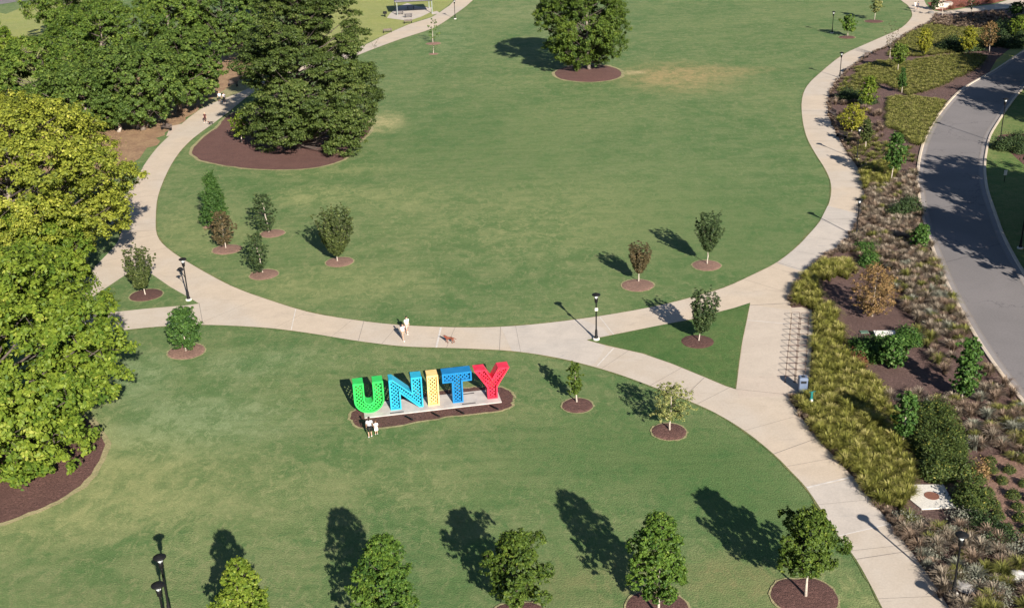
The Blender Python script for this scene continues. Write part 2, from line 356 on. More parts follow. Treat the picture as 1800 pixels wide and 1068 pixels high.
# paler and warmer pours between the joints
def pour(px, m, z=.034): return sheet('path_slab', px, z, m, smooth=0, parent=concrete_path)
def between(x0, x1, top, bot):
    """part of the main path between two photo columns, from its own edge polylines"""
    def cut(line, a, b):
        q = [(P(p[0], p[1], 0), p) for p in line]; r = [w_ for (u, w_) in q if a <= u[0] <= b and 380 < u[1] < 1068]
        return r
    A = cut(top, x0, x1); B = cut(bot, x0, x1)
    return A, B
A, B = between(880, 1045, I_, L_)
A.sort(key=lambda p: p[0]); B.sort(key=lambda p: -p[0])
sheet_world('path_slab', [p + (0, -.02) for p in A] + [G(1060, 577), G(1072, 590), G(1058, 622), G(1045, 640)] + [p + (0, .02) for p in B], .033, MT['path_pale'], parent=concrete_path)
A = [G(*p) for p in [(1418, 858), (1430, 875), (1448, 902), (1462, 922), (1474, 941)]]; B = [G(*p) for p in [(1563, 921), (1553, 906), (1537, 886), (1521, 867), (1500, 841)]]
sheet_world('path_slab', A + B, .033, MT['path_pale'], parent=concrete_path)
sheet('path_slab', [(1366, 463), (1404, 432), (1440, 392), (1455, 362), (1512, 377), (1505, 392), (1490, 417), (1466, 440), (1440, 457), (1418, 480)], .033, MT['path_pale'], smooth=0, parent=concrete_path)
sheet('path_slab', [(1318, 536), (1306, 600), (1294, 683), (1300, 700), (1383, 696), (1388, 620), (1389, 545)], .033, MT['path_warm'], smooth=0, parent=concrete_path)
def joint(a, b, w_=.09, m='joint', z=.040):
    A, B = G(*a), G(*b); ribbon('joint', [A, B], -w_ / 2, w_ / 2, z, MT[m], parent=concrete_path)
for a, b, w_, m in [((775, 576), (767, 611), .16, 'joint'), ((1054, 557), (1079, 589), .08, 'joint'), ((1079, 612), (1050, 643), .11, 'joint'), ((1418, 857), (1500, 838), .16, 'joint'), ((1474, 942), (1564, 921), .1, 'joint'),
                    ((1318, 537), (1391, 533), .09, 'joint_dark'), ((1314, 563), (1390, 570), .1, 'joint'), ((520, 543), (512, 580), .08, 'joint'), ((1364, 461), (1420, 478), .07, 'joint_dark'), ((1293, 684), (1388, 694), .05, 'joint_dark'),
                    ((276, 405), (213, 408), .06, 'joint_dark'), ((350, 533), (357, 571), .05, 'joint_dark'), ((640, 564), (630, 599), .04, 'joint_dark'), ((880, 575), (878, 616), .04, 'joint_dark'), ((1200, 700), (1238, 664), .04, 'joint_dark'),
                    ((1443, 387), (1511, 384), .06, 'joint_dark'), ((1411, 195), (1457, 196), .08, 'joint_dark'), ((1505, 983), (1603, 968), .05, 'joint_dark'), ((1360, 798), (1437, 770), .05, 'joint_dark')]:
    joint(a, b, w_, m)
# saw-cut joints across the walk every few metres
def cross(p, d, lines):
    best = None
    for ln in lines:
        for a, b in zip(ln[:-1], ln[1:]):
            e = b - a; den = d[0] * e[1] - d[1] * e[0]
            if abs(den) < 1e-9: continue
            q = a - p; t = (q[0] * e[1] - q[1] * e[0]) / den; u = (q[0] * d[1] - q[1] * d[0]) / den
            if 0 <= u <= 1 and .8 < t < 9 and (best is None or t < best): best = t
    return best
acc = 0.0
for a, b in zip(I_[:-1], I_[1:]):
    L0 = np.linalg.norm(b - a); d = (b - a) / (L0 + 1e-9); acc += L0
    if acc > 4.2:
        acc = 0.0; nn = np.array([d[1], -d[0]]); t = cross(b, nn, [O_, L_, E_])
        if t and t < 8: ribbon('joint', [b + nn * .05, b + nn * (t - .05)], -.014, .014, .0395, MT['joint_dark'], parent=concrete_path)
acc = 0.0
for a, b in zip(L_[:60], L_[1:61]):
    L0 = np.linalg.norm(b - a); d = (b - a) / (L0 + 1e-9); acc += L0
    if acc > 4.2:
        acc = 0.0; nn = np.array([d[1], -d[0]]); t = cross(b, nn, [O_, [G(*p) for p in [(1292, 684), (1232, 660), (1181, 639), (1130, 621), (1066, 607), (1033, 598)]]])
        if t and t < 8: ribbon('joint', [b + nn * .05, b + nn * (t - .05)], -.014, .014, .0395, MT['joint_dark'], parent=concrete_path)
# islands of grass inside the path
isl = [(1033, 598), (1079, 589), (1168, 571), (1217, 562), (1252, 552), (1290, 542), (1318, 533), (1312, 565), (1305, 600), (1298, 642), (1292, 684), (1278, 679), (1232, 660), (1181, 639), (1130, 621), (1066, 607)]
sheet('grass_island', isl, .045, MT['island'], smooth=0)
isl2 = [(350, 534), (327, 537), (256, 543), (199, 549), (120, 558), (40, 570), (110, 540), (150, 530), (184, 508), (217, 486), (236, 474), (255, 474), (271, 485), (300, 505), (332, 523)]
sheet('grass_island', isl2, .045, MT['lawn'], smooth=0)
# worn, dry edges along the grass
ribbon('worn_edge', I_, 0, .13, .030, MT['trim'], .05)
ribbon('worn_edge', L_, 0, .13, .031, MT['trim'], .05)
for p_ in [isl]:
    q = [G(*a) for a in p_]; q.append(q[0]); ribbon('worn_edge', q, -.03, .06, .050, MT['trim'], .02)
# sandy soil and mulch under the wood, bright lawn beyond the path
sheet('sandy_soil', [(205, 310), (232, 285), (262, 262), (285, 243), (300, 228), (330, 205), (352, 188), (368, 184), (395, 172), (419, 158), (440, 120), (430, 70), (330, 60), (150, 120), (20, 190), (-150, 260), (-150, 340), (60, 350), (150, 345)], .018, MT['sand'], jitter=.35)
sheet('sandy_soil', [(300, 222), (330, 216), (312, 236), (292, 240)], .026, MT['path_warm'], smooth=0)
sheet('lawn_strip', [(330, 206), (352, 192), (370, 176), (395, 158), (425, 140), (440, 155), (419, 166), (368, 185)], .024, MT['fringe'])
sheet('far_lawn', [(560, 100), (635, 81), (668, 65), (719, 42), (758, 30), (783, 14), (798, 1), (832, -46), (700, -90), (500, -90), (560, 20)], .02, MT['bright_lawn'], smooth=0)
sheet('far_lawn', [(-300, 60), (-60, 10), (10, 25), (60, 5), (130, -20), (200, 60), (120, 120), (40, 180), (-100, 210), (-300, 260)], .02, MT['bright_lawn'], smooth=0)
sheet('far_road', [(-300, 30), (0, 8), (52, 0), (110, -25), (60, -32), (0, -18), (-300, 0)], .03, MT['asphalt'], smooth=0)
sheet('shelter_pad', [(680, 32), (686, 24), (700, 12), (716, 6), (735, 12), (759, 13.5), (757, 22), (740, 30), (722, 36), (710, 36)], .034, MT['path_pale'], smooth=0)
sheet('shelter_pad', [(757, 22), (760, 26), (775, 24), (768, 20)], .033, MT['path_pale'], smooth=0)

def ring(cx, cy, rpx, m, edge='fringe', z=.05, squash=1.0, ew=.12, irr=.012, dome=.07, shape=None):
    """a mulch disc at a photo point; rpx = half width in photo pixels"""
    c = G(cx, cy); R = rpx * depth(c[0], c[1]) / FPX
    n = 44; V = []; F = []; ph = rng.uniform(0, 6, 3)
    def rad(a): 
        r = R * (1 + irr * math.sin(2 * a + ph[0]) + irr * math.sin(3 * a + ph[1]) + irr * .5 * math.sin(7 * a + ph[2])) * (1 + rng.normal(0, .006))
        if shape == 'heart': r *= 1 - .16 * math.exp(-((a - math.pi / 2) / .35) ** 2)
        return r
    rs = [rad(2 * math.pi * i / n) for i in range(n)]
    lev = [(1.0, z), (.93, z + .035), (.6, z + dome), (.2, z + dome * .9)]
    for k, (f, zz) in enumerate(lev):
        for i in range(n):
            a = 2 * math.pi * i / n; V.append((c[0] + rs[i] * f * math.cos(a), c[1] + rs[i] * f * math.sin(a) * squash, zz))
    V.append((c[0], c[1], z + dome * .9))
    for k in range(3):
        for i in range(n): F.append((k * n + i, k * n + (i + 1) % n, (k + 1) * n + (i + 1) % n, (k + 1) * n + i))
    for i in range(n): F.append((3 * n + i, 3 * n + (i + 1) % n, 4 * n))
    me = bpy.data.meshes.new('mulch_bed'); me.from_pydata(V, [], F); me.polygons.foreach_set('use_smooth', [True] * len(F)); me.update()
    o = link_mesh('mulch_bed', me, MT[m]); tag(o, kind='structure')
    if edge:
        loop = [np.array([c[0] + rs[i % n] * math.cos(2 * math.pi * i / n), c[1] + rs[i % n] * math.sin(2 * math.pi * i / n) * squash]) for i in range(n + 1)]
        ribbon('worn_edge', loop, .06, -ew, z - .006 if z > .05 else .047, MT[edge], ew * .25)
    return c
for a in [(257, 519, 28, 'mulch_mid'), (328, 618, 32, 'mulch_red'), (367, 399, 9, 'mulch_red'), (399, 439, 25, 'mulch_red'), (479, 411, 21, 'mulch_red'), (464, 483, 25, 'mulch_red'), (597, 461, 24, 'mulch_red'),
          (1121, 502, 28, 'mulch_red'), (1242, 467, 25, 'mulch_red'), (1015, 713, 27, 'mulch'), (1176, 759, 30, 'mulch'),
          (762, 77, 13, 'mulch_red'), (762, 95.5, 8, 'mulch_red'), (1489, 66, 14, 'mulch'), (1536, 38, 16, 'mulch')]:
    ring(*a)
ring(1226, 601, 28, 'mulch_mid', None, z=.052)
for a in [(1414, 1048, 57), (1155, 1072, 56), (912, 1092, 56), (668, 1118, 54), (425, 1142, 54)]: ring(a[0], a[1], a[2], 'mulch', 'fringe', shape='heart')
ring(1034, 129, 58, 'mulch', 'fringe', squash=1.25, ew=.5, dome=.2, irr=.015)
# large beds
def bigbed(px, m='mulch', ew=.42):
    w_ = catmull([G(*p) for p in px], True, 5); w_ = [p + rng.normal(0, .05, 2) for p in w_]
    sheet_world('mulch_bed', w_, .056, MT[m]); ribbon('worn_edge', w_ + [w_[0]], .1, -ew, .047, MT['fringe'], ew * .12)
bigbed([(338, 268), (355, 282), (400, 292), (460, 298), (520, 298), (570, 292), (608, 278), (622, 258), (648, 234), (650, 218), (635, 208), (600, 195), (540, 190), (450, 185), (400, 205), (385, 222), (355, 245)])
bigbed([(183, 790), (172, 760), (150, 736), (120, 722), (60, 700), (-40, 690), (-160, 710), (-260, 760), (-240, 850), (-120, 915), (-20, 922), (40, 905), (100, 880), (150, 845)])
bigbed([(95, 490), (140, 470), (150, 452), (120, 440), (40, 430), (-60, 440), (-80, 480), (0, 500)], ew=.3)
bigbed([(902, 700), (898, 690), (885, 683), (860, 681), (815, 683), (760, 690), (700, 699), (640, 712), (619, 728), (620, 742), (633, 751), (674, 752), (769, 736), (830, 728), (882, 721), (899, 711)], 'mulch_mid', ew=.2)

# ------------------------------------------------------------------ road and kerbs
rl = [(2000, -10), (1850, 60), (1800, 89), (1749, 123), (1708, 146), (1680, 166), (1649, 202), (1629, 235), (1618, 266), (1612, 305), (1615, 349), (1624, 393), (1638, 436), (1656, 482), (1680, 532), (1711, 587), (1750, 646), (1800, 710), (1870, 795), (1980, 920), (2150, 1120)]
rr = [(2000, 30), (1850, 108), (1800, 155), (1774, 187), (1754, 217), (1741, 240), (1735, 266), (1732, 295), (1736, 332), (1749, 372), (1764, 413), (1785, 454), (1802, 482), (1850, 560), (1950, 690), (2100, 870)]
RL, RR = open_smooth(rl, 4), open_smooth(rr, 4)
sheet_world('verge', [p for p in RR] + [G(2600, 870), G(2600, 30)], .016, MT['verge'])
sheet_world('road', RL + RR[::-1], .018, MT['asphalt'])
def kerb(line, side):
    o = MB(); n = len(line); V = []; F = []
    prof = [(-.06, 0), (-.06, .13), (.16, .15), (.22, .13), (.25, .035), (.70, .026)]
    for i, p in enumerate(line):
        t = line[min(i + 1, n - 1)] - line[max(i - 1, 0)]; t = t / np.linalg.norm(t); nn = np.array([-t[1], t[0]]) * side
        for a, z in prof: V.append((p[0] + nn[0] * (a - .02), p[1] + nn[1] * (a - .02), z))
    k = len(prof)
    for i in range(n - 1):
        for j in range(k - 1):
            f = (i * k + j, i * k + j + 1, (i + 1) * k + j + 1, (i + 1) * k + j); F.append(f if side < 0 else f[::-1])
    o.add(V, F); ob = o.build('road_kerb', MT['kerb']); tag(ob, kind='structure')
    me = ob.data; me.materials.append(MT['gutter'])
    for i, poly in enumerate(me.polygons):
        if i % (k - 1) == k - 2: poly.material_index = 1
kerb(RL, 1)
kerb(RR, -1)
# dark seam where asphalt meets the gutter
ribbon('road_seam', [p for p in RL], .69, .79, .031, MT['joint_dark'])
ribbon('road_seam', [p for p in RR], -.79, -.69, .031, MT['joint_dark'])
# side beds beyond the road
sheet('mulch_bed', [(1752, 240), (1790, 236), (1850, 240), (1900, 330), (1850, 330), (1800, 290), (1770, 262)], .022, MT['mulch'])
sheet('grass_strip', [(1740, 125), (1752, 105), (1770, 90), (1800, 72), (1860, 50), (1900, 30), (1850, 62), (1800, 90), (1750, 124)], .02, MT['bright_lawn'], smooth=0)
sheet('rust_bed', [(1640, 17), (1655, 19), (1707, 11), (1747, 6), (1773, -1), (1790, -8), (1700, -2), (1650, 2), (1630, 5)], .02, MT['mulch_rust'], smooth=0)

# ------------------------------------------------------------------ foliage
def leaf_quads(C, N, size, aspect=.62):
    n = len(C); r = rng.normal(size=(n, 3)); T = np.cross(N, r); T /= np.linalg.norm(T, axis=1)[:, None] + 1e-9; B = np.cross(N, T)
    s = size * rng.uniform(.7, 1.3, n)[:, None]
    V = np.empty((n, 4, 3)); V[:, 0] = C - T * s * .5; V[:, 1] = C + B * s * .5 * aspect + N * s * .08; V[:, 2] = C + T * s * .5; V[:, 3] = C - B * s * .5 * aspect + N * s * .08
    F = np.arange(n * 4).reshape(n, 4); return V.reshape(-1, 3), F
def unit(a): return a / (np.linalg.norm(a, axis=-1, keepdims=True) + 1e-9)
ENV = {
    'round': lambda t: np.sqrt(np.clip(1 - (1.9 * t - .9) ** 2, .02, 1)) * np.where(t < .15, .75 + t, 1),
    'oval': lambda t: np.clip(np.sin(np.pi * np.clip(t * .93 + .05, 0, 1)) ** .65, .1, 1),
    'cone': lambda t: np.clip((1.02 - t) ** .75, .05, 1) * np.clip(.55 + t * 3.5, 0, 1),
    'pyramid': lambda t: np.clip((1.03 - t) ** .6, .06, 1) * np.clip(.6 + t * 2.5, 0, 1),
    'vase': lambda t: np.clip(.22 + .95 * t ** .8, 0, 1) * np.where(t > .75, 1 - (t - .75) * 1.3, 1),
    'mound': lambda t: np.clip(.60 + 1.7 * t, 0, 1) * (1 - .62 * t ** 1.5),
    'dome': lambda t: np.clip(.62 + 1.9 * t, 0, 1) * np.clip((1.03 - t) ** .36, .1, 1),
    'high': lambda t: np.clip(np.sin(np.pi * np.clip(t * .84 + .10, 0, 1) ** 1.25) ** .6, .12, 1),
    'egg': lambda t: np.clip(.30 + 2.2 * t, 0, 1) * np.clip((1.05 - t) ** .45, .1, 1),
}
def make_tree(name, label, cat, base, crown, kind, leafm, barkm='bark_pale', nb=26, clumps=7, nleaf=26, leaf=.2, trunk_r=.1, group=None, fill=.35, tip=.10, steep=.5, flat=.75, up=.45, lobes=0.0, nl=0, lr=.3, lflat=.8):
    """base: photo point of the foot; crown: photo box (x0,y0,x1,y1) of the crown"""
    b = G(*base); x0, y0, x1, y1 = crown; xm, ym = (x0 + x1) / 2, (y0 + y1) / 2
    d = RW @ np.array([xm - 900.0, 534.0 - ym, -FPX]); t = b[1] / d[1]; cc = np.array([d[0] * t, b[1], CH + d[2] * t])
    Z = depth(*cc); R = (x1 - x0) / 2 * Z / FPX; hh = (y1 - y0) / 2 * Z / FPX
    dn = cc - np.array([0, 0, CH]); phi = math.asin(-dn[2] / np.linalg.norm(dn))
    av = math.sqrt(max(hh * hh - (R * math.sin(phi) * .75) ** 2, (.45 * hh) ** 2)) / math.cos(phi)
    ox = cc[0] - b[0]; zb = max(cc[2] - av, .3); zt = cc[2] + av; Hc = zt - zb
    root = empty(name, b, label, cat, group)
    build_tree(root, ox, zb, Hc, R, kind, leafm, barkm, nb, clumps, nleaf, leaf, trunk_r, fill, tip, steep, flat, up, lobes, nl, lr, lflat)
    return root
def build_tree(root, ox, zb, Hc, R, kind, leafm, barkm, nb, clumps, nleaf, leaf, trunk_r, fill, tip, steep, flat, up, lobes=0.0, nl=0, lr=.3, lflat=.8):
    zt = zb + Hc; env = ENV[kind]; tr = MB(); lb = MB()
    zt_tr = zb + Hc * (.30 if kind == 'vase' else .85)
    ks = 7; tp = [(ox * (i / (ks - 1)) * .8 + (rng.normal(0, trunk_r * .4) if 0 < i else 0), rng.normal(0, trunk_r * .4) if i else 0, zt_tr * i / (ks - 1)) for i in range(ks)]
    tr.tube(tp, [trunk_r * (1.35 if i == 0 else 1.0) * (1 - .75 * i / (ks - 1)) for i in range(ks)], 9)
    def trunk_at(z):
        f = min(max(z / zt_tr, 0), 1) * (ks - 1); i = min(int(f), ks - 2); f -= i; return np.array(tp[i]) * (1 - f) + np.array(tp[i + 1]) * f
    CC = []; CR = []; CT = []
    ga = rng.uniform(0, 6.28)
    lob = rng.uniform(0, 6.28, 6)
    if nl:
        L_ = []; fz = lflat
        for k in range(nl):
            t = min(max((k + .5) / nl + rng.normal(0, .02), .02), .98); a = ga + k * 2.39996 + rng.normal(0, .22)
            rl = R * lr * rng.uniform(.68, 1.28); env_r = R * float(env(np.array(t))) * (1 + lobes * (math.sin(3 * a + lob[0] + 4 * t) * .5 + math.sin(5 * a + lob[1]) * .4 + rng.normal(0, .35)))
            r = max(env_r - rl * .75, 0) * (1 if k % 4 else .55); z = min(max(zb + Hc * t, zb + rl * fz * .6), zt - rl * fz * .75)
            if k % 4 == 0: z = min(z + Hc * .06, zt - rl * fz * .6)
            L_.append((ox + r * math.cos(a), r * math.sin(a), z, rl, rng.normal(0, .08)))
        L_ = np.array(L_)
        for (lx, ly, lz, rl, lt) in L_:
            m_ = int(clumps * (rl / (R * lr)) ** 2) + 3
            u_ = unit(rng.normal(size=(m_, 3)) + np.array([0, 0, .35])); q = np.array([lx, ly, lz]) + u_ * rl * np.array([1, 1, fz]) * rng.uniform(.66, 1.14, (m_, 1))
            dd = np.linalg.norm((q[:, None, :] - L_[None, :, :3]) / np.array([1, 1, fz]), axis=2) / L_[None, :, 3]
            q = q[(dd < .70).sum(1) == 0]
            for v in q: CC.append(v); CR.append(R * tip * rng.uniform(.6, 1.3)); CT.append(lt + rng.normal(0, .10))
            S = trunk_at(max(lz - math.hypot(lx - ox, ly) * .55 - rl * .3, zb * .8)); T_ = np.array([lx, ly, lz]); mid = (S + T_) / 2 + np.array([0, 0, -.05 * R])
            lb.tube([S, mid, T_], [trunk_r * .32, trunk_r * .22, trunk_r * .1], 5, False)
            for _ in range(3):
                uu = unit(rng.normal(size=3) + np.array([0, 0, .4])); lb.tube([T_, T_ + uu * rl * .5 * np.array([1, 1, fz]), T_ + uu * rl * .9 * np.array([1, 1, fz])], [trunk_r * .1, trunk_r * .06, trunk_r * .02], 4, False)
    for k in range(0 if nl else nb):
        t = (k + .5) / nb; t = min(max(t + rng.normal(0, .03), .01), .995)
        if kind in ('round', 'oval', 'egg'): t = .5 - .5 * math.cos(math.pi * t) if False else t
        a = ga + k * 2.39996 + rng.normal(0, .25)
        lf = 1 + lobes * (math.sin(3 * a + lob[0] + 4 * t) * .5 + math.sin(5 * a + lob[1] - 6 * t) * .35 + math.sin(2 * a + 9 * t + lob[2]) * .3)
        rr_ = R * float(env(np.array(t))) * rng.uniform(.80, 1.10) * lf
        T = np.array([ox + rr_ * math.cos(a), rr_ * math.sin(a), zb + Hc * t])
        z0 = max(min(T[2] - rr_ * steep, zt_tr * .98), max(zb * .75, .25) if kind != 'vase' else zb * .85)
        if kind == 'vase': z0 = zb * .9 + rng.uniform(0, .2) * Hc * .5
        S = trunk_at(z0); mid = (S + T) / 2 + np.array([0, 0, -.08 * rr_ if kind != 'vase' else .0]) + (T - S) * 0 
        if kind == 'vase': mid = S * .45 + T * .55 + np.array([(T[0] - S[0]) * .12, (T[1] - S[1]) * .12, -.02 * Hc])
        E9 = S * .0225 + mid * .255 + T * .7225 if kind != 'vase' else T; lb.tube([S, S * .25 + mid * .5 + T * .25, E9], [trunk_r * .30, trunk_r * .16, trunk_r * .04], 5, False)
        for j in range(clumps):
            s = 1 - (j / clumps) * (.85 if kind == 'vase' else .7) + rng.uniform(-.05, .03)
            q = (1 - s) ** 2 * S + 2 * s * (1 - s) * mid + s * s * T
            off = rng.normal(0, 1, 3) * R * tip * (.35 if kind == 'vase' else 1.0) * np.array([1, 1, .6]) * (1.2 if j else .4)
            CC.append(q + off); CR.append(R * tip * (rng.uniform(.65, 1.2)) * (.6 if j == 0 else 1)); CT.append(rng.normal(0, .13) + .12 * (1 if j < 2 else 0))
    nf = 0 if nl else int(nb * clumps * fill)
    for k in range(nf):
        t = rng.uniform(.05, .95); a = rng.uniform(0, 6.28); r = R * float(env(np.array(t))) * math.sqrt(rng.uniform(.02, .75))
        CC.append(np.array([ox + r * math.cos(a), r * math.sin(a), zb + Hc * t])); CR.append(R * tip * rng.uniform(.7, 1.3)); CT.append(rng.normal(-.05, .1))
    CC = np.array(CC); CR = np.array(CR); CT = np.array(CT)
    n = len(CC)
    idx = np.repeat(np.arange(n), nleaf)
    u = unit(rng.normal(size=(len(idx), 3))); rad = np.abs(rng.normal(.62, .30, len(idx)))
    off = u * rad[:, None] * CR[idx][:, None]; off[:, 2] *= flat
    C = CC[idx] + off
    cen = np.array([ox, 0, zb + Hc * .45]); outw = unit(C - cen)
    N = unit(u * .55 + outw * .35 + np.array([0, 0, up]) + rng.normal(0, .42, (len(idx), 3)))
    V, F = leaf_quads(C, N, leaf)
    V[:, 2] = np.maximum(V[:, 2], .06)
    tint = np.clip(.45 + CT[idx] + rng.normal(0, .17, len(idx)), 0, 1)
    me = np_mesh('crown', V, F, 4, tint)
    link_mesh('crown', me, leafm, root); tr.build('trunk', MT[barkm], root); lb.build('branches', MT['bark' if barkm == 'bark_pale' and kind == 'vase' else 'bark_dark'], root)

LM = {
    'yellow': leafmat('yellow_green_leaves', (.080, .110, .014), (.270, .290, .036), (.44, .42, .08), .25),
    'lime': leafmat('lime_green_leaves', (.055, .105, .012), (.180, .235, .026), (.31, .33, .06), .25),
    'wood': leafmat('woodland_leaves', (.032, .064, .014), (.110, .165, .030), (.19, .23, .05), .25),
    'wood2': leafmat('bright_woodland_leaves', (.038, .080, .014), (.140, .200, .030), (.23, .26, .05), .25),
    'dark': leafmat('dark_feathery_leaves', (.026, .046, .012), (.090, .125, .026), (.17, .19, .06), .2),
    'oak': leafmat('oak_leaves', (.030, .060, .012), (.100, .150, .020), (.17, .20, .03), .25),
    'green': leafmat('fresh_green_leaves', (.035, .085, .016), (.115, .19, .026), (.20, .26, .05), .3),
    'conifer': leafmat('conifer_green_leaves', (.018, .050, .012), (.062, .125, .024), (.10, .17, .04), .15),
    'olive': leafmat('olive_leaves', (.022, .036, .012), (.085, .110, .028), (.20, .22, .07), .2),
    'dull': leafmat('dull_green_leaves', (.018, .036, .014), (.058, .090, .030), (.12, .15, .05), .18),
    'bronze': leafmat('bronze_leaves', (.045, .040, .022), (.130, .100, .045), (.20, .13, .07), .25),
    'pale': leafmat('pale_yellow_leaves', (.110, .135, .04), (.30, .31, .10), (.42, .38, .18), .3),
    'gold': leafmat('golden_leaves', (.12, .14, .015), (.32, .31, .035), (.45, .40, .06), .3),
    'orange': leafmat('orange_leaves', (.11, .08, .03), (.32, .20, .085), (.42, .25, .13), .3),
    'rgreen': leafmat('glossy_green_leaves', (.018, .060, .012), (.085, .165, .030), (.20, .28, .09), .25),
    'shrub': leafmat('shrub_leaves', (.022, .042, .012), (.085, .115, .026), (.28, .25, .05), .2),
    'red': leafmat('russet_leaves', (.08, .03, .02), (.22, .09, .05), (.3, .14, .08), .2),
    'sage': leafmat('sage_leaves', (.10, .11, .08), (.26, .26, .20), (.36, .34, .27), .2),
    'fountain': leafmat('fountain_grass_blades', (.085, .10, .018), (.26, .255, .055), (.42, .37, .14), .3),
    'feather': leafmat('feather_grass_blades', (.12, .095, .065), (.33, .27, .20), (.52, .44, .35), .3),
    'plum': leafmat('plum_grass_blades', (.10, .068, .045), (.29, .21, .15), (.44, .34, .26), .3),
    'meadow': leafmat('meadow_grass_blades', (.095, .11, .025), (.22, .22, .055), (.30, .27, .10), .3),
}

# --- the great trees on the left
T = make_tree
T('spreading_tree', 'large bright yellow-green tree over the brown mulch bed at the lower left edge', 'tree', (-15, 800), (-225, 452, 218, 846), 'round', LM['lime'], 'bark', 0, 46, 46, .30, .38, tip=.062, flat=.7, up=.45, lobes=.14, nl=64, lr=.24, lflat=.72)
T('spreading_tree', 'large golden yellow-green tree with a domed crown beside the upper left path', 'tree', (30, 500), (-165, 186, 230, 446), 'round', LM['yellow'], 'bark', 0, 46, 46, .28, .38, tip=.058, flat=.7, up=.45, lobes=.08, nl=80, lr=.21, lflat=.75)
T('spreading_tree', 'green-yellow tree between the golden domed tree and the lower left tree', 'tree', (80, 530), (-40, 372, 178, 520), 'round', LM['lime'], 'bark', 0, 34, 44, .28, .22, tip=.08, flat=.7, up=.45, lobes=.2, nl=34, lr=.30, lflat=.75)
T('young_tree', 'small dark-leaved tree on the grass edge under the golden domed tree', 'tree', (191, 401), (158, 345, 212, 388), 'round', LM['dull'], 'bark_dark', 22, 6, 24, .22, .08, fill=.4, tip=.16)
W = 'trees of the wood behind the left path'
for (bx, by, cr, lm, lab) in [
    (252, 228, (150, 82, 325, 208), 'wood', 'woodland tree with split pale trunks nearest the corner of the sandy soil'),
    (316, 196, (262, 55, 392, 176), 'wood', 'dark woodland tree beside the path bend, left of the broad layered tree'),
    (165, 232, (60, 120, 212, 230), 'wood', 'dark low woodland tree just above the golden domed tree'),
    (95, 200, (-20, 75, 130, 200), 'wood2', 'light green woodland tree at the left edge above the golden domed tree'),
    (190, 150, (95, 10, 262, 128), 'wood2', 'woodland tree in the middle of the wood with bare twigs showing'),
    (300, 120, (225, -30, 372, 95), 'wood2', 'bright green woodland tree at the top edge, in the middle of the wood'),
    (385, 112, (330, -50, 470, 85), 'wood', 'olive green woodland tree at the top edge behind the broad layered tree'),
    (120, 80, (45, -40, 190, 70), 'wood2', 'yellowish woodland tree at the top edge nearest the far road'),
    (440, 30, (400, -70, 560, 10), 'wood2', 'light green tree cut by the top edge behind the broad layered tree'),
    (-40, 130, (-110, 40, 25, 140), 'lime', 'pale green tree at the far left edge by the bright lawn')]:
    T('woodland_tree', lab, 'tree', (bx, by), cr, 'round', LM[lm], 'bark', 0, 34, 40, .34, .34, group=W, tip=.075, flat=.7, up=.45, lobes=.22, nl=44, lr=.27, lflat=.8)
for i, (bx, by, cr) in enumerate([(243, 226, (215, 120, 270, 170)), (262, 222, (235, 90, 300, 150)), (322, 188, (300, 90, 350, 140)), (209, 232, (185, 170, 222, 215))]):
    T('bare_trunk_tree', ['thin woodland tree with a pale leaning trunk at the corner of the sandy soil', 'thin forked woodland tree with bare pale branches', 'thin pale-trunked tree beside the path bend', 'small bushy tree at the foot of the wood above the golden tree'][i], 'tree', (bx, by), cr, 'vase' if i < 3 else 'round', LM['wood'], 'bark_pale', 12, 5, 14, .4, .26, group=W, fill=.1, tip=.14)
T('layered_tree', 'broad dark green tree with feathery layered branches on the large kidney-shaped mulch bed', 'tree', (525, 262), (398, -62, 674, 254), 'mound', LM['dark'], 'bark_dark', 0, 40, 46, .26, .30, tip=.058, flat=.45, up=.6, lobes=.20, nl=170, lr=.19, lflat=.45)
T('young_tree', 'slim young tree with yellow-green leaves and white trunk beside the layered tree', 'tree', (425, 251), (404, 196, 444, 236), 'round', LM['lime'], 'bark_pale', 20, 6, 22, .24, .08, fill=.3, tip=.16)
T('shade_tree', 'single large round tree on an oval mulch bed in the middle of the lawn', 'tree', (1035, 124), (950, -34, 1106, 108), 'round', LM['oak'], 'bark', 0, 32, 40, .28, .28, tip=.068, flat=.8, up=.4, lobes=.13, nl=96, lr=.20, lflat=.85)

# --- young trees in mulch rings
def Y(label, base, crown, kind, lm, name='young_tree', **k):
    a = dict(barkm='bark_pale', nb=44, clumps=8, nleaf=24, leaf=.135, trunk_r=.065, fill=.3, tip=.11, up=.3, lobes=.24); a.update(k)
    return T(name, label, 'tree', base, crown, kind, LM[lm], **a)
vs = dict(nb=44, clumps=17, nleaf=16, leaf=.14, tip=.08, fill=.22, trunk_r=.06, up=.2)
Y('spiky olive-green young tree in the left grass island beside the lamp post', (256, 519), (212, 432, 273, 506), 'vase', 'olive', **{**vs, 'nb': 60})
Y('dense green young tree with two peaks just below the left path', (327, 618), (286, 538, 357, 606), 'egg', 'conifer', tip=.12, nb=44, nleaf=24, leaf=.17)
Y('tall pointed bright green conifer-like tree, topmost of the left cluster', (369, 398), (348, 305, 401, 388), 'cone', 'conifer', nb=60, nleaf=30, tip=.17, fill=.9)
Y('reddish-brown young tree just below the pointed conifer-like tree', (397, 437), (368, 370, 412, 425), 'oval', 'bronze', nb=34, tip=.13)
Y('dull green young tree right of the pointed conifer-like tree', (473, 409), (437, 339, 485, 400), 'oval', 'dull', nb=34)
Y('green young tree leaning left, lowest of the left cluster above the path', (462, 480), (423, 408, 476, 471), 'egg', 'dull', nb=34)
Y('large spiky vase-shaped green tree on the lawn right of the left cluster', (593, 460), (551, 363, 626, 448), 'vase', 'olive', **{**vs, 'nb': 95, 'tip': .085})
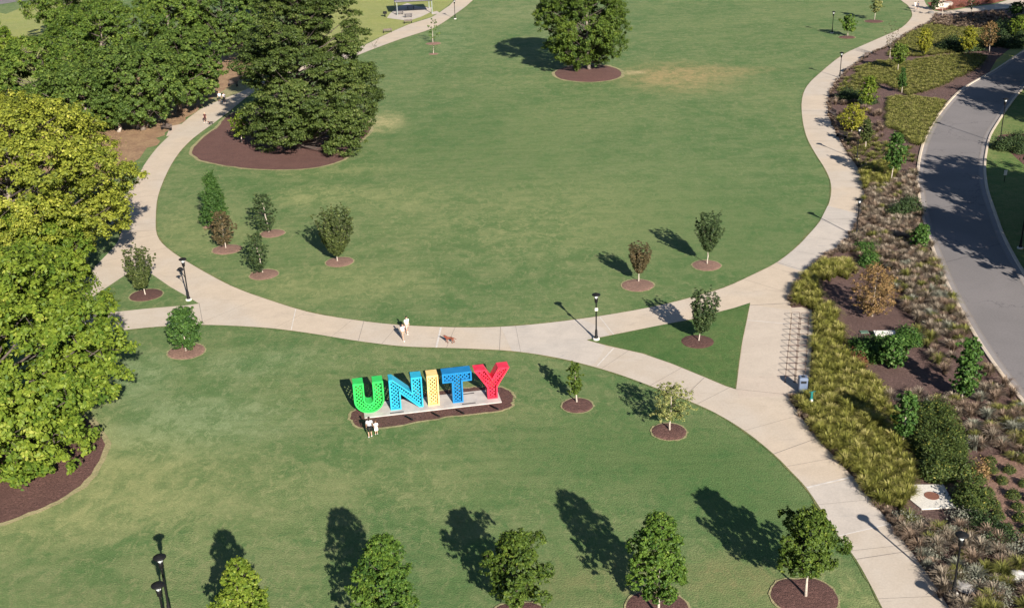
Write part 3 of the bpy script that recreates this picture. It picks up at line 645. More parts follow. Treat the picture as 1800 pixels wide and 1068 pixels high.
Y('reddish young tree on a ring edged with white gravel, right of the lawn centre', (1122, 496), (1101, 425, 1148, 478), 'vase', 'bronze', **{**vs, 'nb': 36, 'tip': .13})
Y('dark green upright young tree on the right of the lawn, above the right path', (1243, 465), (1222, 372, 1272, 439), 'vase', 'dull', **{**vs, 'nb': 50, 'tip': .12})
Y('dark upright spreading tree inside the right grass triangle', (1228, 600), (1208, 509, 1268, 584), 'vase', 'dull', **{**vs, 'nb': 46, 'tip': .11})
Y('thin light green young tree between the red letter and the pale yellow tree', (1014, 708), (992, 637, 1026, 690), 'egg', 'oak', nb=26, tip=.15, nleaf=20, clumps=6, fill=.3)
Y('pale yellow young tree with wide open crown beside the curving right path', (1177, 757), (1142, 672, 1222, 732), 'oval', 'pale', nb=34, tip=.12, nleaf=16, clumps=7, fill=.12, leaf=.13)
RW_ = 'row of trees along the bottom edge'
row = dict(group=RW_, nb=0, clumps=26, nleaf=18, leaf=.155, trunk_r=.08, tip=.085, fill=.25, lobes=.32, nl=46, lr=.26, lflat=.8)
Y('rightmost tree of the bottom row, dark green with its slender trunk fully in view', (1416, 1049), (1364, 898, 1480, 1012), 'oval', 'oak', **row)
Y('dense bright green tree of the bottom row, second from the right', (1157, 1084), (1098, 908, 1219, 1056), 'egg', 'green', **row)
Y('rounded olive tree of the bottom row, directly below the blue letter T', (911, 1086), (850, 940, 967, 1058), 'oval', 'oak', **row)
Y('broad bright green pyramid-shaped tree of the bottom row, right of the leftmost tree', (668, 1124), (604, 945, 747, 1090), 'pyramid', 'green', **row)
Y('leftmost tree of the bottom row, yellowish green beside the twin lamps', (427, 1142), (366, 985, 482, 1100), 'pyramid', 'lime', **row)
# --- far young trees
Y('thin light green young tree beside the upper left path near the far lamp', (761, 76), (749, 32, 773, 68), 'egg', 'green', nb=10, tip=.18, nleaf=8, clumps=4, fill=.05, leaf=.26)
Y('tiny sapling on the smaller mulch ring just below the thin light green tree', (762, 95), (756, 78, 768, 88), 'egg', 'dull', nb=6, tip=.2, nleaf=4, clumps=3, fill=.05)
Y('nearly leafless sapling at the edge of the upper left path', (655, 86), (648, 66, 672, 82), 'vase', 'olive', nb=9, tip=.12, nleaf=2, clumps=4, fill=0)
Y('bushy young tree in a small mulch ring near the top right of the lawn', (1490, 64), (1479, 27, 1505, 52), 'round', 'green', nb=24, tip=.16, nleaf=16, leaf=.3, clumps=5)
Y('light green young tree in a mulch ring at the top edge of the lawn', (1537, 36), (1528, -10, 1555, 20), 'egg', 'pale', nb=20, tip=.15, nleaf=14, leaf=.3, clumps=5)
# --- trees in the planting bed
Bg = 'young trees in the planting bed'
for lab, base, crown, kind, lm, k in [
    ('small tree with dark sparse twigs beside the path near the top right', (1564, 103), (1554, 36, 1581, 84), 'vase', 'bronze', dict(nb=14, clumps=5, nleaf=5, tip=.12)),
    ('small dark green tree beside the sparse dark-twigged tree in the top bed', (1578, 126), (1567, 76, 1597, 108), 'round', 'wood2', {}),
    ('small dark green tree in the brown mulch below the top meadow', (1585, 164), (1578, 120, 1596, 150), 'cone', 'conifer', {}),
    ('golden yellow-green tree beside the path in the top bed', (1624, 98), (1610, 50, 1643, 88), 'egg', 'gold', {}),
    ('golden tree in the centre of the top bed', (1702, 97), (1686, 46, 1722, 84), 'egg', 'gold', {}),
    ('thin-trunked small yellow tree nearest the road in the top bed', (1739, 92), (1722, 38, 1756, 78), 'round', 'orange', dict(nleaf=10)),
    ('rounded yellow-green tree on the dark mulch beside the curving path', (1522, 192), (1510, 134, 1546, 178), 'egg', 'lime', {}),
    ('wide bright yellow tree next to a bench in the bed', (1497, 232), (1476, 184, 1526, 222), 'round', 'gold', dict(nleaf=14)),
    ('small olive tree beside the bright yellow tree', (1521, 262), (1512, 208, 1536, 246), 'egg', 'olive', {}),
    ('full green tree with white trunk close to the road kerb', (1566, 320), (1552, 232, 1600, 291), 'egg', 'rgreen', {}),
    ('round bright green bush-like tree touching the road kerb', (1617, 438), (1600, 394, 1637, 438), 'oval', 'rgreen', {}),
    ('orange-leaved tree above the plain mulch in the bed', (1533, 556), (1498, 466, 1580, 546), 'round', 'orange', dict(nb=40, nleaf=16, leaf=.16)),
    ('bushy glossy green tree below the white utility vault', (1570, 646), (1544, 588, 1600, 640), 'oval', 'rgreen', dict(nb=34)),
    ('tall glossy green tree beside the road kerb at the lower right', (1690, 702), (1674, 594, 1732, 690), 'egg', 'rgreen', dict(nb=44)),
    ('dark green column-like tree between the grass band and the shrubs', (1586, 780), (1572, 688, 1616, 762), 'oval', 'rgreen', dict(nb=32)),
    ('small bright green tree at the top right edge', (1790, 72), (1776, 26, 1818, 62), 'round', 'lime', {}),
    ('thin dark tree beside the top right path branch', (1707, 30), (1698, -10, 1716, 16), 'egg', 'dull', dict(nb=10, nleaf=8)),
    ('small tree where the top right path branches off', (1656, 30), (1648, -22, 1664, 10), 'egg', 'dull', dict(nb=10, nleaf=8)),
    ('dark conifer shrub beside the boulders at the top right path fork', (1643, 18), (1634, -12, 1655, 14), 'cone', 'dull', dict(nb=24)),
    ('dark pine-like shrub beside the top right path branch', (1785, 26), (1774, 4, 1800, 22), 'round', 'conifer', {})]:
    a = dict(nb=36, clumps=7, nleaf=24, leaf=.18, tip=.13, group=Bg); a.update(k)
    Y(lab, base, crown, kind, lm, **a)
# --- big trees east of the road: their shade falls over it
Eg = 'large trees east of the road'
for i, (bx, by, h, r) in enumerate([(59, 108.5, 12, 4.6), (54.0, 95.5, 12, 4.4), (63.2, 112.5, 13, 5), (80, 150, 12.5, 5.2), (83, 142, 15, 6), (88, 165, 13, 6.5), (103, 214, 13, 6), (62, 92, 14, 5), (112, 226, 13, 6), (96, 186, 12, 6), (88, 178, 11, 5)]):
    root = empty('shade_tree', (bx, by, 0), 'large dark green tree growing beyond the road past the right edge', 'tree', Eg)
    build_tree(root, 0, h * .14, h * .86, r * 1.15, 'round', LM['wood'], 'bark', 44, 7, 34, .5, .3, .5, .16, .5, .7, .4, .2)

# ------------------------------------------------------------------ shrubs
def shrub_mesh(lm, r, h, n, leaf, seed=0, loose=.12):
    u = unit(rng.normal(size=(n, 3))); u[:, 2] = np.abs(u[:, 2]) 
    lob = rng.uniform(0, 6.28, 4); az = np.arctan2(u[:, 1], u[:, 0])
    k = 1 + .13 * np.sin(3 * az + lob[0]) + .10 * np.sin(5 * az + lob[1] + 4 * u[:, 2]) + rng.normal(0, loose, n)
    rad = k * rng.uniform(.55, 1, n) ** .35
    C = u * rad[:, None] * np.array([r, r, h]); C[:, 2] += .04
    N = unit(u * .7 + rng.normal(0, .5, (n, 3)) + np.array([0, 0, .3]))
    V, F = leaf_quads(C, N, leaf); V[:, 2] = np.maximum(V[:, 2], .03)
    me = np_mesh('leaves', V, F, 4, np.clip(.45 + rng.normal(0, .22, n), 0, 1)); me.materials.append(lm); return me
def place_shrub(me, stem_me, p, s, label, group, name='shrub', cat='shrub', rz=None):
    r = empty(name, (p[0], p[1], 0), label, cat, group, rng.uniform(0, 6.28) if rz is None else rz); r.scale = (s, s, s)
    link_mesh('foliage', me, None, r); link_mesh('stems', stem_me, None, r); return r
sm = MB()
for k in range(7):
    a = k * .9; sm.tube([(0.03 * math.cos(a), .03 * math.sin(a), 0), (.16 * math.cos(a), .16 * math.sin(a), .35)], [.02, .01], 5)
_o = sm.build('stems', MT['bark_dark']); STEM = _o.data; bpy.data.objects.remove(_o)

mound = [shrub_mesh(LM['shrub'], .52, .62, 900, .11) for _ in range(3)]
mg = 'clipped round shrubs in rows on the mulch'
for i, (x, y) in enumerate([(1741, 813), (1741, 829), (1773, 829), (1761, 848), (1722, 846), (1737, 869), (1780, 874), (1746, 891), (1788, 893), (1754, 910), (1793, 913), (1800, 853), (1768, 932), (1812, 880), (1806, 934), (1790, 806)]):
    place_shrub(mound[i % 3], STEM, G(x, y), rng.uniform(.72, .9), 'small round dark green shrub in the rows on the mulch right of the manhole pad', mg, 'round_shrub')
bush = [shrub_mesh(LM['shrub'], .85, 1.15, 1700, .14, loose=.2) for _ in range(3)]
bg = 'dense shrubs between the grass band and the feathery grasses'
for i in range(70):
    for _ in range(50):
        x, y = rng.uniform(1600, 1720), rng.uniform(730, 905); u = (y - 730) / 175
        if 1600 + u * 55 < x < 1655 + u * 65 + 5: break
    if 1590 < x < 1700 and 840 < y < 925: continue
    place_shrub(bush[i % 3], STEM, G(x, y), rng.uniform(.7, 1.15), 'dark green flecked shrub in the dense group above the manhole pad', bg)
gb = [shrub_mesh(LM['rgreen'], .9, .9, 1300, .16, loose=.2) for _ in range(2)]; rb = shrub_mesh(LM['red'], .8, .8, 1000, .12, loose=.25); ob = shrub_mesh(LM['orange'], .6, .9, 700, .12, loose=.3); dk = shrub_mesh(LM['dull'], 1.2, 1.2, 1600, .2, loose=.2); sg = shrub_mesh(LM['sage'], .7, .6, 900, .10, loose=.3)
def S(me, pts, label, group=None, s0=.8, s1=1.2):
    for x, y in pts: place_shrub(me, STEM, G(x, y), rng.uniform(s0, s1), label, group)
S(gb[0], [(1510, 612), (1528, 618), (1546, 612), (1520, 628), (1538, 632), (1556, 622), (1584, 606)], 'low glossy green shrub in the clump below the white utility vault', 'green shrubs below the utility vault')
S(gb[1], [(1594, 596), (1606, 604)], 'light green spreading shrub right of the white utility vault', 'light shrubs right of the utility vault')
S(rb, [(1502, 630), (1510, 640), (1516, 622)], 'russet shrub at the edge of the yellow-green grass band', 'russet shrubs beside the grass band', .7, .9)
S(ob, [(1676, 772), (1722, 836), (1560, 512), (1545, 520)], 'orange-tinged upright shrub among the bed planting', 'orange shrubs in the bed')
S(dk, [(1588, 372), (1578, 380), (1600, 366), (1596, 378)], 'dark grey-green shrub among the brown grasses near the kerb', 'dark shrubs near the kerb', .8, 1.1)
S(gb[0], [(1522, 448), (1532, 458), (1526, 466), (1516, 440), (1530, 440)], 'green upright shrub beside the path above the orange-leaved tree', 'green shrubs above the orange-leaved tree', .8, 1.1)
S(dk, [(1508, 180), (1512, 172), (1498, 178), (1490, 172), (1530, 182), (1484, 178)], 'dark green shrub behind the curving upper path', 'dark shrubs behind the upper path')
S(dk, [(1672, 84), (1684, 90), (1664, 88), (1694, 88), (1710, 88), (1752, 80), (1762, 70), (1772, 62), (1742, 70)], 'dark shrub between the golden trees of the top bed', 'dark shrubs of the top bed', 1., 1.5)
S(dk, [(1770, 52), (1784, 44), (1768, 64), (1796, 78), (1780, 84), (1760, 56), (1794, 58)], 'dark shrub below the top right path branch', 'dark shrubs at the top right', 1.2, 1.7)
S(sg, [(1594, 918), (1642, 948), (1700, 1020), (1722, 1032), (1760, 1052), (1752, 1040), (1738, 1060), (1690, 915), (1668, 940), (1640, 975), (1730, 962), (1792, 968)], 'silvery sage-coloured shrub among the lower bed grasses', 'silvery shrubs of the lower bed')
S(dk, [(1745, 958), (1760, 950), (1775, 956), (1718, 924), (1735, 930)], 'dark shrub between the round shrubs and the lower bed grasses', 'dark shrubs of the lower bed', .6, .9)
S(dk, [(1764, 262), (1776, 256), (1788, 252), (1800, 258), (1795, 268)], 'dark shrub on the mulch bed beyond the road', 'dark shrubs beyond the road', .8, 1.2)
S(rb, [(1672, 16), (1690, 12), (1715, 8), (1738, 4)], 'low russet shrub on the red mulch at the top right', 'russet shrubs at the top right', .8, 1.3)

# ------------------------------------------------------------------ ornamental grasses
def tuft_arrays(r, h, n, wd, spread=1.0):
    a = rng.uniform(0, 6.283, n); lean = np.abs(rng.normal(.55, .3, n)) * spread; L = h * rng.uniform(.7, 1.15, n)
    d = np.stack([np.cos(a), np.sin(a)], 1); b0 = d * (rng.uniform(0, .2, n) * r)[:, None]
    out = (r * lean)[:, None] * d
    side = np.stack([-d[:, 1], d[:, 0]], 1) * (wd * rng.uniform(.6, 1.3, n))[:, None] / 2
    z1 = L * .72; z2 = L * np.clip(1 - .32 * lean ** 2, .35, 1)
    V = np.zeros((n, 6, 3)); m1 = b0 + out * .42; t1 = b0 + out
    V[:, 0, :2] = b0 - side * .6; V[:, 1, :2] = b0 + side * .6; V[:, 2, :2] = m1 + side * 1.1; V[:, 3, :2] = m1 - side * 1.1; V[:, 4, :2] = t1 + side * .7; V[:, 5, :2] = t1 - side * .7
    V[:, 2, 2] = z1; V[:, 3, 2] = z1; V[:, 4, 2] = z2; V[:, 5, 2] = z2
    base = np.arange(n)[:, None] * 6
    F = np.concatenate([base + np.array([0, 1, 2, 3]), base + np.array([3, 2, 4, 5])])
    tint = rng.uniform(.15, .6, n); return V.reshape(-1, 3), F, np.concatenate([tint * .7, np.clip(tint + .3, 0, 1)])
def inside(poly, x, y):
    c = False; n = len(poly)
    for i in range(n):
        x1, y1 = poly[i]; x2, y2 = poly[(i + 1) % n]
        if (y1 > y) != (y2 > y) and x < (x2 - x1) * (y - y1) / (y2 - y1) + x1: c = not c
    return c
def scatter(px_poly, sp, jit=.35, holes=()):
    W_ = [G(*p) for p in px_poly]; xs = [p[0] for p in W_]; ys = [p[1] for p in W_]; out = []
    x = min(xs); row_ = 0
    y = min(ys)
    while y < max(ys):
        x = min(xs) + (sp / 2 if row_ % 2 else 0)
        while x < max(xs):
            a, b = x + rng.normal(0, jit * sp), y + rng.normal(0, jit * sp)
            if inside(W_, a, b) and not any(math.hypot(a - h[0], b - h[1]) < h[2] for h in holes): out.append((a, b))
            x += sp
        y += sp * .87; row_ += 1
    return out
def merged(name, spots, protos, m, label, cat, s0=.8, s1=1.2):
    VV = []; FF = []; TT = []; b = 0
    for i, (x, y) in enumerate(spots):
        V, F, t = protos[i % len(protos)]; a = rng.uniform(0, 6.28); s = rng.uniform(s0, s1); ca, sa = math.cos(a) * s, math.sin(a) * s
        q = np.empty_like(V); q[:, 0] = V[:, 0] * ca - V[:, 1] * sa + x; q[:, 1] = V[:, 0] * sa + V[:, 1] * ca + y; q[:, 2] = V[:, 2] * s + .01
        VV.append(q); FF.append(F + b); b += len(V); TT.append(np.clip(t + rng.normal(0, .13), 0, 1))
    o = link_mesh(name, np_mesh(name, np.concatenate(VV), np.concatenate(FF), 4, np.concatenate(TT)), m)
    return tag(o, label, cat, kind='stuff')
sheet('mulch_bed', [(1700, 850), (1722, 812), (1745, 800), (1800, 800), (1850, 820), (1850, 960), (1790, 945), (1750, 925), (1720, 890)], .03, MT['mulch_red'])
# 1. dense yellow-green fountain grass: one mass
R1 = [(1399, 512), (1420, 486), (1446, 465), (1490, 462), (1508, 478), (1492, 492), (1450, 494), (1434, 505), (1440, 530), (1462, 545), (1478, 575), (1482, 612), (1494, 640), (1530, 668), (1560, 700), (1572, 735), (1590, 790), (1602, 826), (1606, 880), (1588, 896), (1556, 898), (1528, 872), (1500, 838), (1468, 800), (1440, 770), (1412, 733), (1394, 702), (1420, 690), (1430, 640), (1430, 544), (1396, 538)]
R1b = [(1512, 300), (1545, 290), (1580, 300), (1565, 325), (1540, 338), (1520, 335)]
pf = [tuft_arrays(.66, .80, 150, .024, 1.05) for _ in range(6)]
sp1 = scatter(R1, .68, .25) + scatter(R1b, .8)
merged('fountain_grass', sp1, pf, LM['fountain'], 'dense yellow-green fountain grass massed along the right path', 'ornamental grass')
# 2. low meadow grasses of the upper bed
pm = [tuft_arrays(.62, .45, 60, .04, 1.3) for _ in range(6)]
R3 = [(1562, 172), (1600, 172), (1662, 178), (1650, 200), (1632, 228), (1618, 258), (1600, 250), (1580, 230), (1560, 225)]
R3b = [(1600, 170), (1660, 150), (1720, 120), (1735, 100), (1700, 96), (1650, 100), (1600, 110), (1545, 108), (1500, 122), (1520, 140), (1560, 150)]
R4 = [(1600, 60), (1640, 42), (1700, 52), (1760, 50), (1740, 80), (1690, 92), (1620, 100), (1560, 100), (1570, 86)]
R5 = [(1470, 160), (1490, 135), (1530, 130), (1560, 140), (1540, 160), (1500, 172)]
R6 = [(1470, 205), (1492, 195), (1560, 255), (1600, 260), (1612, 290), (1560, 292), (1512, 296), (1490, 262)]
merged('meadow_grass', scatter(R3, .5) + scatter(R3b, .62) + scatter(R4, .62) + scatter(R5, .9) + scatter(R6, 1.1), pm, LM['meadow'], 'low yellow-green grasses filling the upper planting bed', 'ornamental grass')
# 3. feathery brown grasses: the largest three hundred one by one, the rest as one mass
B1 = [(1520, 338), (1560, 325), (1610, 296), (1613, 350), (1622, 395), (1638, 440), (1656, 486), (1680, 536), (1700, 578), (1690, 600), (1650, 600), (1612, 575), (1590, 545), (1570, 505), (1560, 470), (1512, 455), (1480, 446), (1498, 420), (1514, 390)]
B2a = [(1560, 700), (1600, 690), (1660, 700), (1700, 716), (1722, 690), (1736, 650), (1760, 672), (1798, 720), (1850, 790), (1850, 830), (1790, 820), (1745, 800), (1710, 790), (1690, 760), (1650, 735), (1612, 735), (1580, 728)]
B2c = [(1612, 560), (1690, 600), (1735, 650), (1720, 690), (1700, 640), (1660, 660), (1600, 590)]
B2b = [(1562, 912), (1600, 912), (1650, 912), (1700, 918), (1750, 945), (1850, 970), (1900, 1130), (1700, 1130), (1660, 1050), (1610, 975)]
B4 = [(1640, 34), (1700, 27), (1760, 22), (1770, 34), (1730, 50), (1690, 52), (1640, 46)]
B5 = [(1460, 180), (1480, 172), (1545, 195), (1560, 240), (1500, 262), (1488, 240), (1478, 215)]
sp3 = [(p, 0) for p in scatter(B1, .9) + scatter(B2b, 1.0) + scatter(B2a, 1.0)] + [(p, 1) for p in scatter(B2c, 1.35, .3)] + [(p, 2) for p in scatter(B4, 1.1) + scatter(B5, 1.6)]
sp3.sort(key=lambda q: depth(q[0][0], q[0][1]))
pt = [tuft_arrays(.68, .72, 150, .022, 1.05) for _ in range(8)]
tm = []
for i, (V, F, t) in enumerate(pt):
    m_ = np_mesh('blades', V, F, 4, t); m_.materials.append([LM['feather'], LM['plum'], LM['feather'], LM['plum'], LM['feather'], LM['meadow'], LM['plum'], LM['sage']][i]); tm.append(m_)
names = ['light feathery grass tuft', 'plum-brown grass tuft', 'light feathery grass tuft', 'plum-brown grass tuft', 'light feathery grass tuft', 'greenish grass tuft', 'plum-brown grass tuft', 'silvery grass tuft']
for k, ((x, y), typ) in enumerate(sp3[:300]):
    i = int(rng.integers(0, 8)) if typ != 1 else int(rng.choice([5, 1, 0]))
    s = rng.uniform(.75, 1.25)
    o = link_mesh('grass_tuft', tm[i], None, None, (x, y, .01)); o.rotation_euler = (0, 0, rng.uniform(0, 6.28)); o.scale = (s, s, s * rng.uniform(.85, 1.2))
    tag(o, names[i] + ' growing in the brown mulch of the planting bed', 'grass tuft', names[i] + 's in the planting bed')
rest = sp3[300:]
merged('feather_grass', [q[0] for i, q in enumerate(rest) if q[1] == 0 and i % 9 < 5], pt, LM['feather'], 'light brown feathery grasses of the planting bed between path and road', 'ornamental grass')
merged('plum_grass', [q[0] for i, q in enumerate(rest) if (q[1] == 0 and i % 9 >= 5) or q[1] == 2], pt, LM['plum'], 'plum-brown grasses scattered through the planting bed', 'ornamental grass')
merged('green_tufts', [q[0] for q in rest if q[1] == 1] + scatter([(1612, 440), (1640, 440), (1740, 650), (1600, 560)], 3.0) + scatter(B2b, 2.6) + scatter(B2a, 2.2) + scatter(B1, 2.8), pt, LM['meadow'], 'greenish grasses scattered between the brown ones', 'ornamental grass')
O_D = [O_[i] + (O_[i + 1] - O_[i]) * f for i in range(26, len(O_) - 2) for f in (0, .2, .4, .6, .8) if np.linalg.norm(O_[i + 1] - O_[i]) > 1.2 or f in (0, .4)]
# straggling grass edge on the bed side of the path
merged('edge_grass', [tuple(p + rng.normal(0, .22, 2) + np.array([.32, .08])) for p in O_D if not (1385 < P(p[0], p[1], 0)[0] < 1432 and 540 < P(p[0], p[1], 0)[1] < 700) for _ in range(2)], [tuft_arrays(.38, .36, 60, .022) for _ in range(4)], LM['plum'], 'short grass fringing the bed side of the path', 'grass')

# ------------------------------------------------------------------ lamp posts
def lamp(loc, label, h=4.25, group='black lamp posts of the park', cam_box=False, low_arm=False, footing=True):
    r = empty('lamp_post', (loc[0], loc[1], 0), label, 'lamp post', group)
    if footing: MB().lathe([(.30, 0), (.30, .16), (.26, .20)], n=16).build('footing', MT['white_concrete'], r)
    z0 = .2 if footing else 0
    MB().lathe([(.17, z0), (.17, z0 + .1), (.12, z0 + .2), (.105, z0 + .7), (.07, z0 + .8), (.062, z0 + 1.0), (.055, h - .95), (.07, h - .93), (.055, h - .85)]).build('pole', MT['black_metal'], r)
    MB().lathe([(.07, h - .86), (.13, h - .80), (.15, h - .55), (.16, h - .50), (.10, h - .46)]).build('collar', MT['black_metal'], r)
    g = MB().lathe([(.10, h - .46), (.15, h - .34), (.19, h - .16), (.17, h - .15)]).build('lantern_glass', MT['glass'], r)
    c = MB().lathe([(.20, h - .17), (.36, h - .14), (.37, h - .10), (.30, h - .05), (.12, h + .02), (.03, h + .06)], n=18).build('cap', MT['black_metal'], r)
    for k in range(4):
        a = k * math.pi / 2 + .6; MB().tube([(.15 * math.cos(a), .15 * math.sin(a), h - .52), (.21 * math.cos(a), .21 * math.sin(a), h - .15)], .014, 5).build('strut', MT['black_metal'], r)
    if cam_box:
        b = MB().box((.0, -.12, h * .675), (.28, .18, .24), 0, 1, .03).build('camera_box', MT['white_concrete'], r); MB().tube([(0, 0, h * .64), (0, -.14, h * .64)], .03, 6).build('bracket', MT['white_concrete'], b)
    if low_arm:
        ar = MB().tube([(0, 0, h * .52), (-.12, 0, h * .60), (-.34, 0, h * .70)], .03, 6).build('arm', MT['black_metal'], r)
        MB().lathe([(.06, h * .69), (.10, h * .71), (.12, h * .745), (.25, h * .752), (.24, h * .765), (.05, h * .79)], c=(-.36, 0, 0)).build('lower_luminaire', MT['black_metal'], r)
    return r
lamp(G(332, 528), 'black lamp post with a second lower lantern at the tip of the left grass island', h=4.3, low_arm=True)
lamp(G(1048, 597), 'black lamp post with a white box halfway up beside the right grass triangle', h=4.3, cam_box=True)
lamp(G(1505, 416), 'black lamp post in the brown grasses at the widest bend of the right path', h=4.15)
lamp(G(1476, 137), 'black lamp post beside the upper bend of the right path', h=4.15)
lamp(G(1506, 281), 'black lamp post behind the bright yellow tree beside the right path', h=4.15)
lamp(G(1675, 1046), 'black lamp post among feathery grasses at the bottom right corner', h=4.25)
lamp(G(800, 34), 'black lamp post beside the upper left path at the top edge', h=4.15)
lamp(G(280, 977, 4.25), 'taller of the two black lamp posts at the bottom left edge', h=4.3)
lamp(G(277, 1026, 4.25), 'lower-looking of the two black lamp posts at the bottom left edge', h=4.3)
lamp(G(1614, 1022) - SH * 4.2, 'black lamp post just past the bottom right edge whose shadow falls on the path', h=4.2)
lamp(G(1418, 47) - SH * 4.2, 'black lamp post behind the bushy young tree near the top right of the lawn', h=4.2)
lamp(G(1757, 253), 'tall black street lamp beyond the road at its upper bend', h=6.0, group='tall street lamps beyond the road')
lamp(G(1793, 437), 'tall black street lamp beyond the road at the right edge', h=6.0, group='tall street lamps beyond the road')

# ------------------------------------------------------------------ the letters
def offset_poly(poly, d):
    n = len(poly); out = []
    area = sum(poly[i][0] * poly[(i + 1) % n][1] - poly[(i + 1) % n][0] * poly[i][1] for i in range(n)); sgn = 1 if area > 0 else -1
    for i in range(n):
        p0, p1, p2 = (np.array(poly[(i + k) % n], float) for k in (-1, 0, 1))
        a = unit(p1 - p0); b = unit(p2 - p1); na = np.array([-a[1], a[0]]) * sgn; nb_ = np.array([-b[1], b[0]]) * sgn
        m_ = na + nb_; m_ = m_ / (1 + na.dot(nb_) + 1e-6); out.append(tuple(p1 + m_ * d))
    return out
def clip_segments(poly, p, d):
    """pieces of the line p + t d that lie inside poly"""
    ts = []; n = len(poly)
    for i in range(n):
        a = np.array(poly[i]); b = np.array(poly[(i + 1) % n]); e = b - a; den = d[0] * e[1] - d[1] * e[0]
        if abs(den) < 1e-9: continue
        q = a - p; t = (q[0] * e[1] - q[1] * e[0]) / den; u = (q[0] * d[1] - q[1] * d[0]) / den
        if 0 <= u < 1: ts.append(t)
    ts.sort(); return [(ts[i], ts[i + 1]) for i in range(0, len(ts) - 1, 2) if ts[i + 1] - ts[i] > .05]
HL, DL = 2.55, 1.0
def letter_poly(ch):
    if ch == 'U':
        W_, s = 2.25, .78; r = W_ / 2; ri = r - s; pts = [(-r, HL), (-r, r)]
        pts += [(-r * math.cos(a), r - r * math.sin(a)) for a in np.linspace(0, math.pi, 15)[1:-1]]
        pts += [(r, r), (r, HL), (ri, HL), (ri, r)]
        pts += [(ri * math.cos(a), r - ri * math.sin(a) ) for a in np.linspace(0, math.pi, 9)[1:-1]]
        pts += [(-ri, r), (-ri, HL)]; return pts
    if ch == 'N':
        a, s = 1.24, .80; return [(-a, 0), (-a + s, 0), (-a + s, 1.35), (a - s * .35, 0), (a, 0), (a, HL), (a - s, HL), (a - s, 1.25), (-a + s * .35, HL), (-a, HL)]
    if ch == 'I': return [(-.42, 0), (.42, 0), (.42, HL), (-.42, HL)]
    if ch == 'T': return [(-.40, 0), (.40, 0), (.40, HL - .75), (1.12, HL - .75), (1.12, HL), (-1.12, HL), (-1.12, HL - .75), (-.40, HL - .75)]
    if ch == 'Y': return [(-.38, 0), (.38, 0), (.38, 1.0), (1.36, HL), (.50, HL), (0.0, 1.70), (-.50, HL), (-1.36, HL), (-.38, 1.0)]
Lb0, Lb1 = G(650, 727.5), G(866, 702.5); LA = math.atan2(Lb1[1] - Lb0[1], Lb1[0] - Lb0[0])
LDIR = np.array([math.cos(LA), math.sin(LA)]); LNRM = np.array([-LDIR[1], LDIR[0]])
def baseline(px):
    # point of the front base line under photo column px
    best = min(np.linspace(-6, 16, 800), key=lambda s: abs(P(*(Lb0 + LDIR * s), 0)[0] - px)); return Lb0 + LDIR * best
def paint(name, c, c2): return simple(name, c, .38, c2, 1.5, spec=.4)
for ch, px, col, cname in [('U', 651.5, ((.035, .45, .075), (.03, .52, .10)), 'green'), ('N', 716, ((.020, .31, .46), (.03, .36, .52)), 'light blue'), ('I', 763.5, ((.78, .50, .17), (.82, .56, .24)), 'cream'), ('T', 806, ((.008, .155, .36), (.012, .18, .42)), 'dark blue'), ('Y', 866.5, ((.62, .018, .045), (.68, .035, .075)), 'red')]:
    b = baseline(px); root = empty('giant_letter', (b[0], b[1], .12), '%s giant letter %s with a lattice front standing on the concrete slab' % (cname, ch), 'letter sculpture', 'giant letters spelling a word on the slab', LA)
    m_ = paint(cname.replace(' ', '_') + '_paint', *col); poly = letter_poly(ch); ins = offset_poly(poly, .075); n = len(poly)
    V = []; F = []
    for (pl, y) in ((poly, 0), (poly, DL), (ins, 0), (ins, DL)): V += [(p[0], y, p[1]) for p in pl]
    for i in range(n):
        j = (i + 1) % n
        F += [(i, n + i, n + j, j), (2 * n + i, 2 * n + j, 3 * n + j, 3 * n + i), (i, j, 2 * n + j, 2 * n + i), (n + i, 3 * n + i, 3 * n + j, n + j)]
    fr = MB().add(V, F).build('shell', m_, root)
    bev = MB()
    rimo, rimi = offset_poly(poly, -.015), offset_poly(poly, .10)
    V = []; F = []
    for (pl, y) in ((rimo, -.03), (rimo, .05), (rimi, -.03), (rimi, .05)): V += [(p[0], y, p[1]) for p in pl]
    for i in range(n):
        j = (i + 1) % n
        F += [(i, n + i, n + j, j), (2 * n + i, 2 * n + j, 3 * n + j, 3 * n + i), (i, j, 2 * n + j, 2 * n + i), (n + i, 3 * n + i, 3 * n + j, n + j)]
    bev.add(V, F).build('front_rim', m_, root)
    for yy, sp_, wd in ((.22, .215, .084), (DL - .08, .23, .06)):
        lt = MB()
        for dirn in ((1, 1), (1, -1)):
            d = np.array(dirn) / math.sqrt(2); nn = np.array([-d[1], d[0]])
            k = -5.0
            while k < 5.0:
                for (t0, t1) in clip_segments(ins, nn * k, d):
                    a_ = nn * k + d * t0; b_ = nn * k + d * t1; s_ = nn * wd / 2; q = yy + (0 if dirn[1] > 0 else .03)
                    c4 = [a_ - s_, b_ - s_, b_ + s_, a_ + s_]
                    lt.add([(p[0], q, p[1]) for p in c4] + [(p[0], q + .025, p[1]) for p in c4], [(0, 1, 2, 3), (7, 6, 5, 4), (0, 4, 5, 1), (1, 5, 6, 2), (2, 6, 7, 3), (3, 7, 4, 0)])
                k += sp_
        lt.build('lattice', m_, root)
sa, sb = baseline(640), baseline(879.5)
def slab_pt(s, t): return Lb0 + LDIR * s + LNRM * t
s0 = (sa - Lb0).dot(LDIR); s1 = (sb - Lb0).dot(LDIR)
cen = slab_pt((s0 + s1) / 2, .45)
slab = MB().box((cen[0], cen[1], .06), (s1 - s0, 2.3, .12), LA, 1, .02).build('concrete_slab', MT['slab']); tag(slab, 'long pale concrete slab under the five giant letters', 'slab')
pl_m = simple('plaque_metal', (.06, .05, .05), .5)
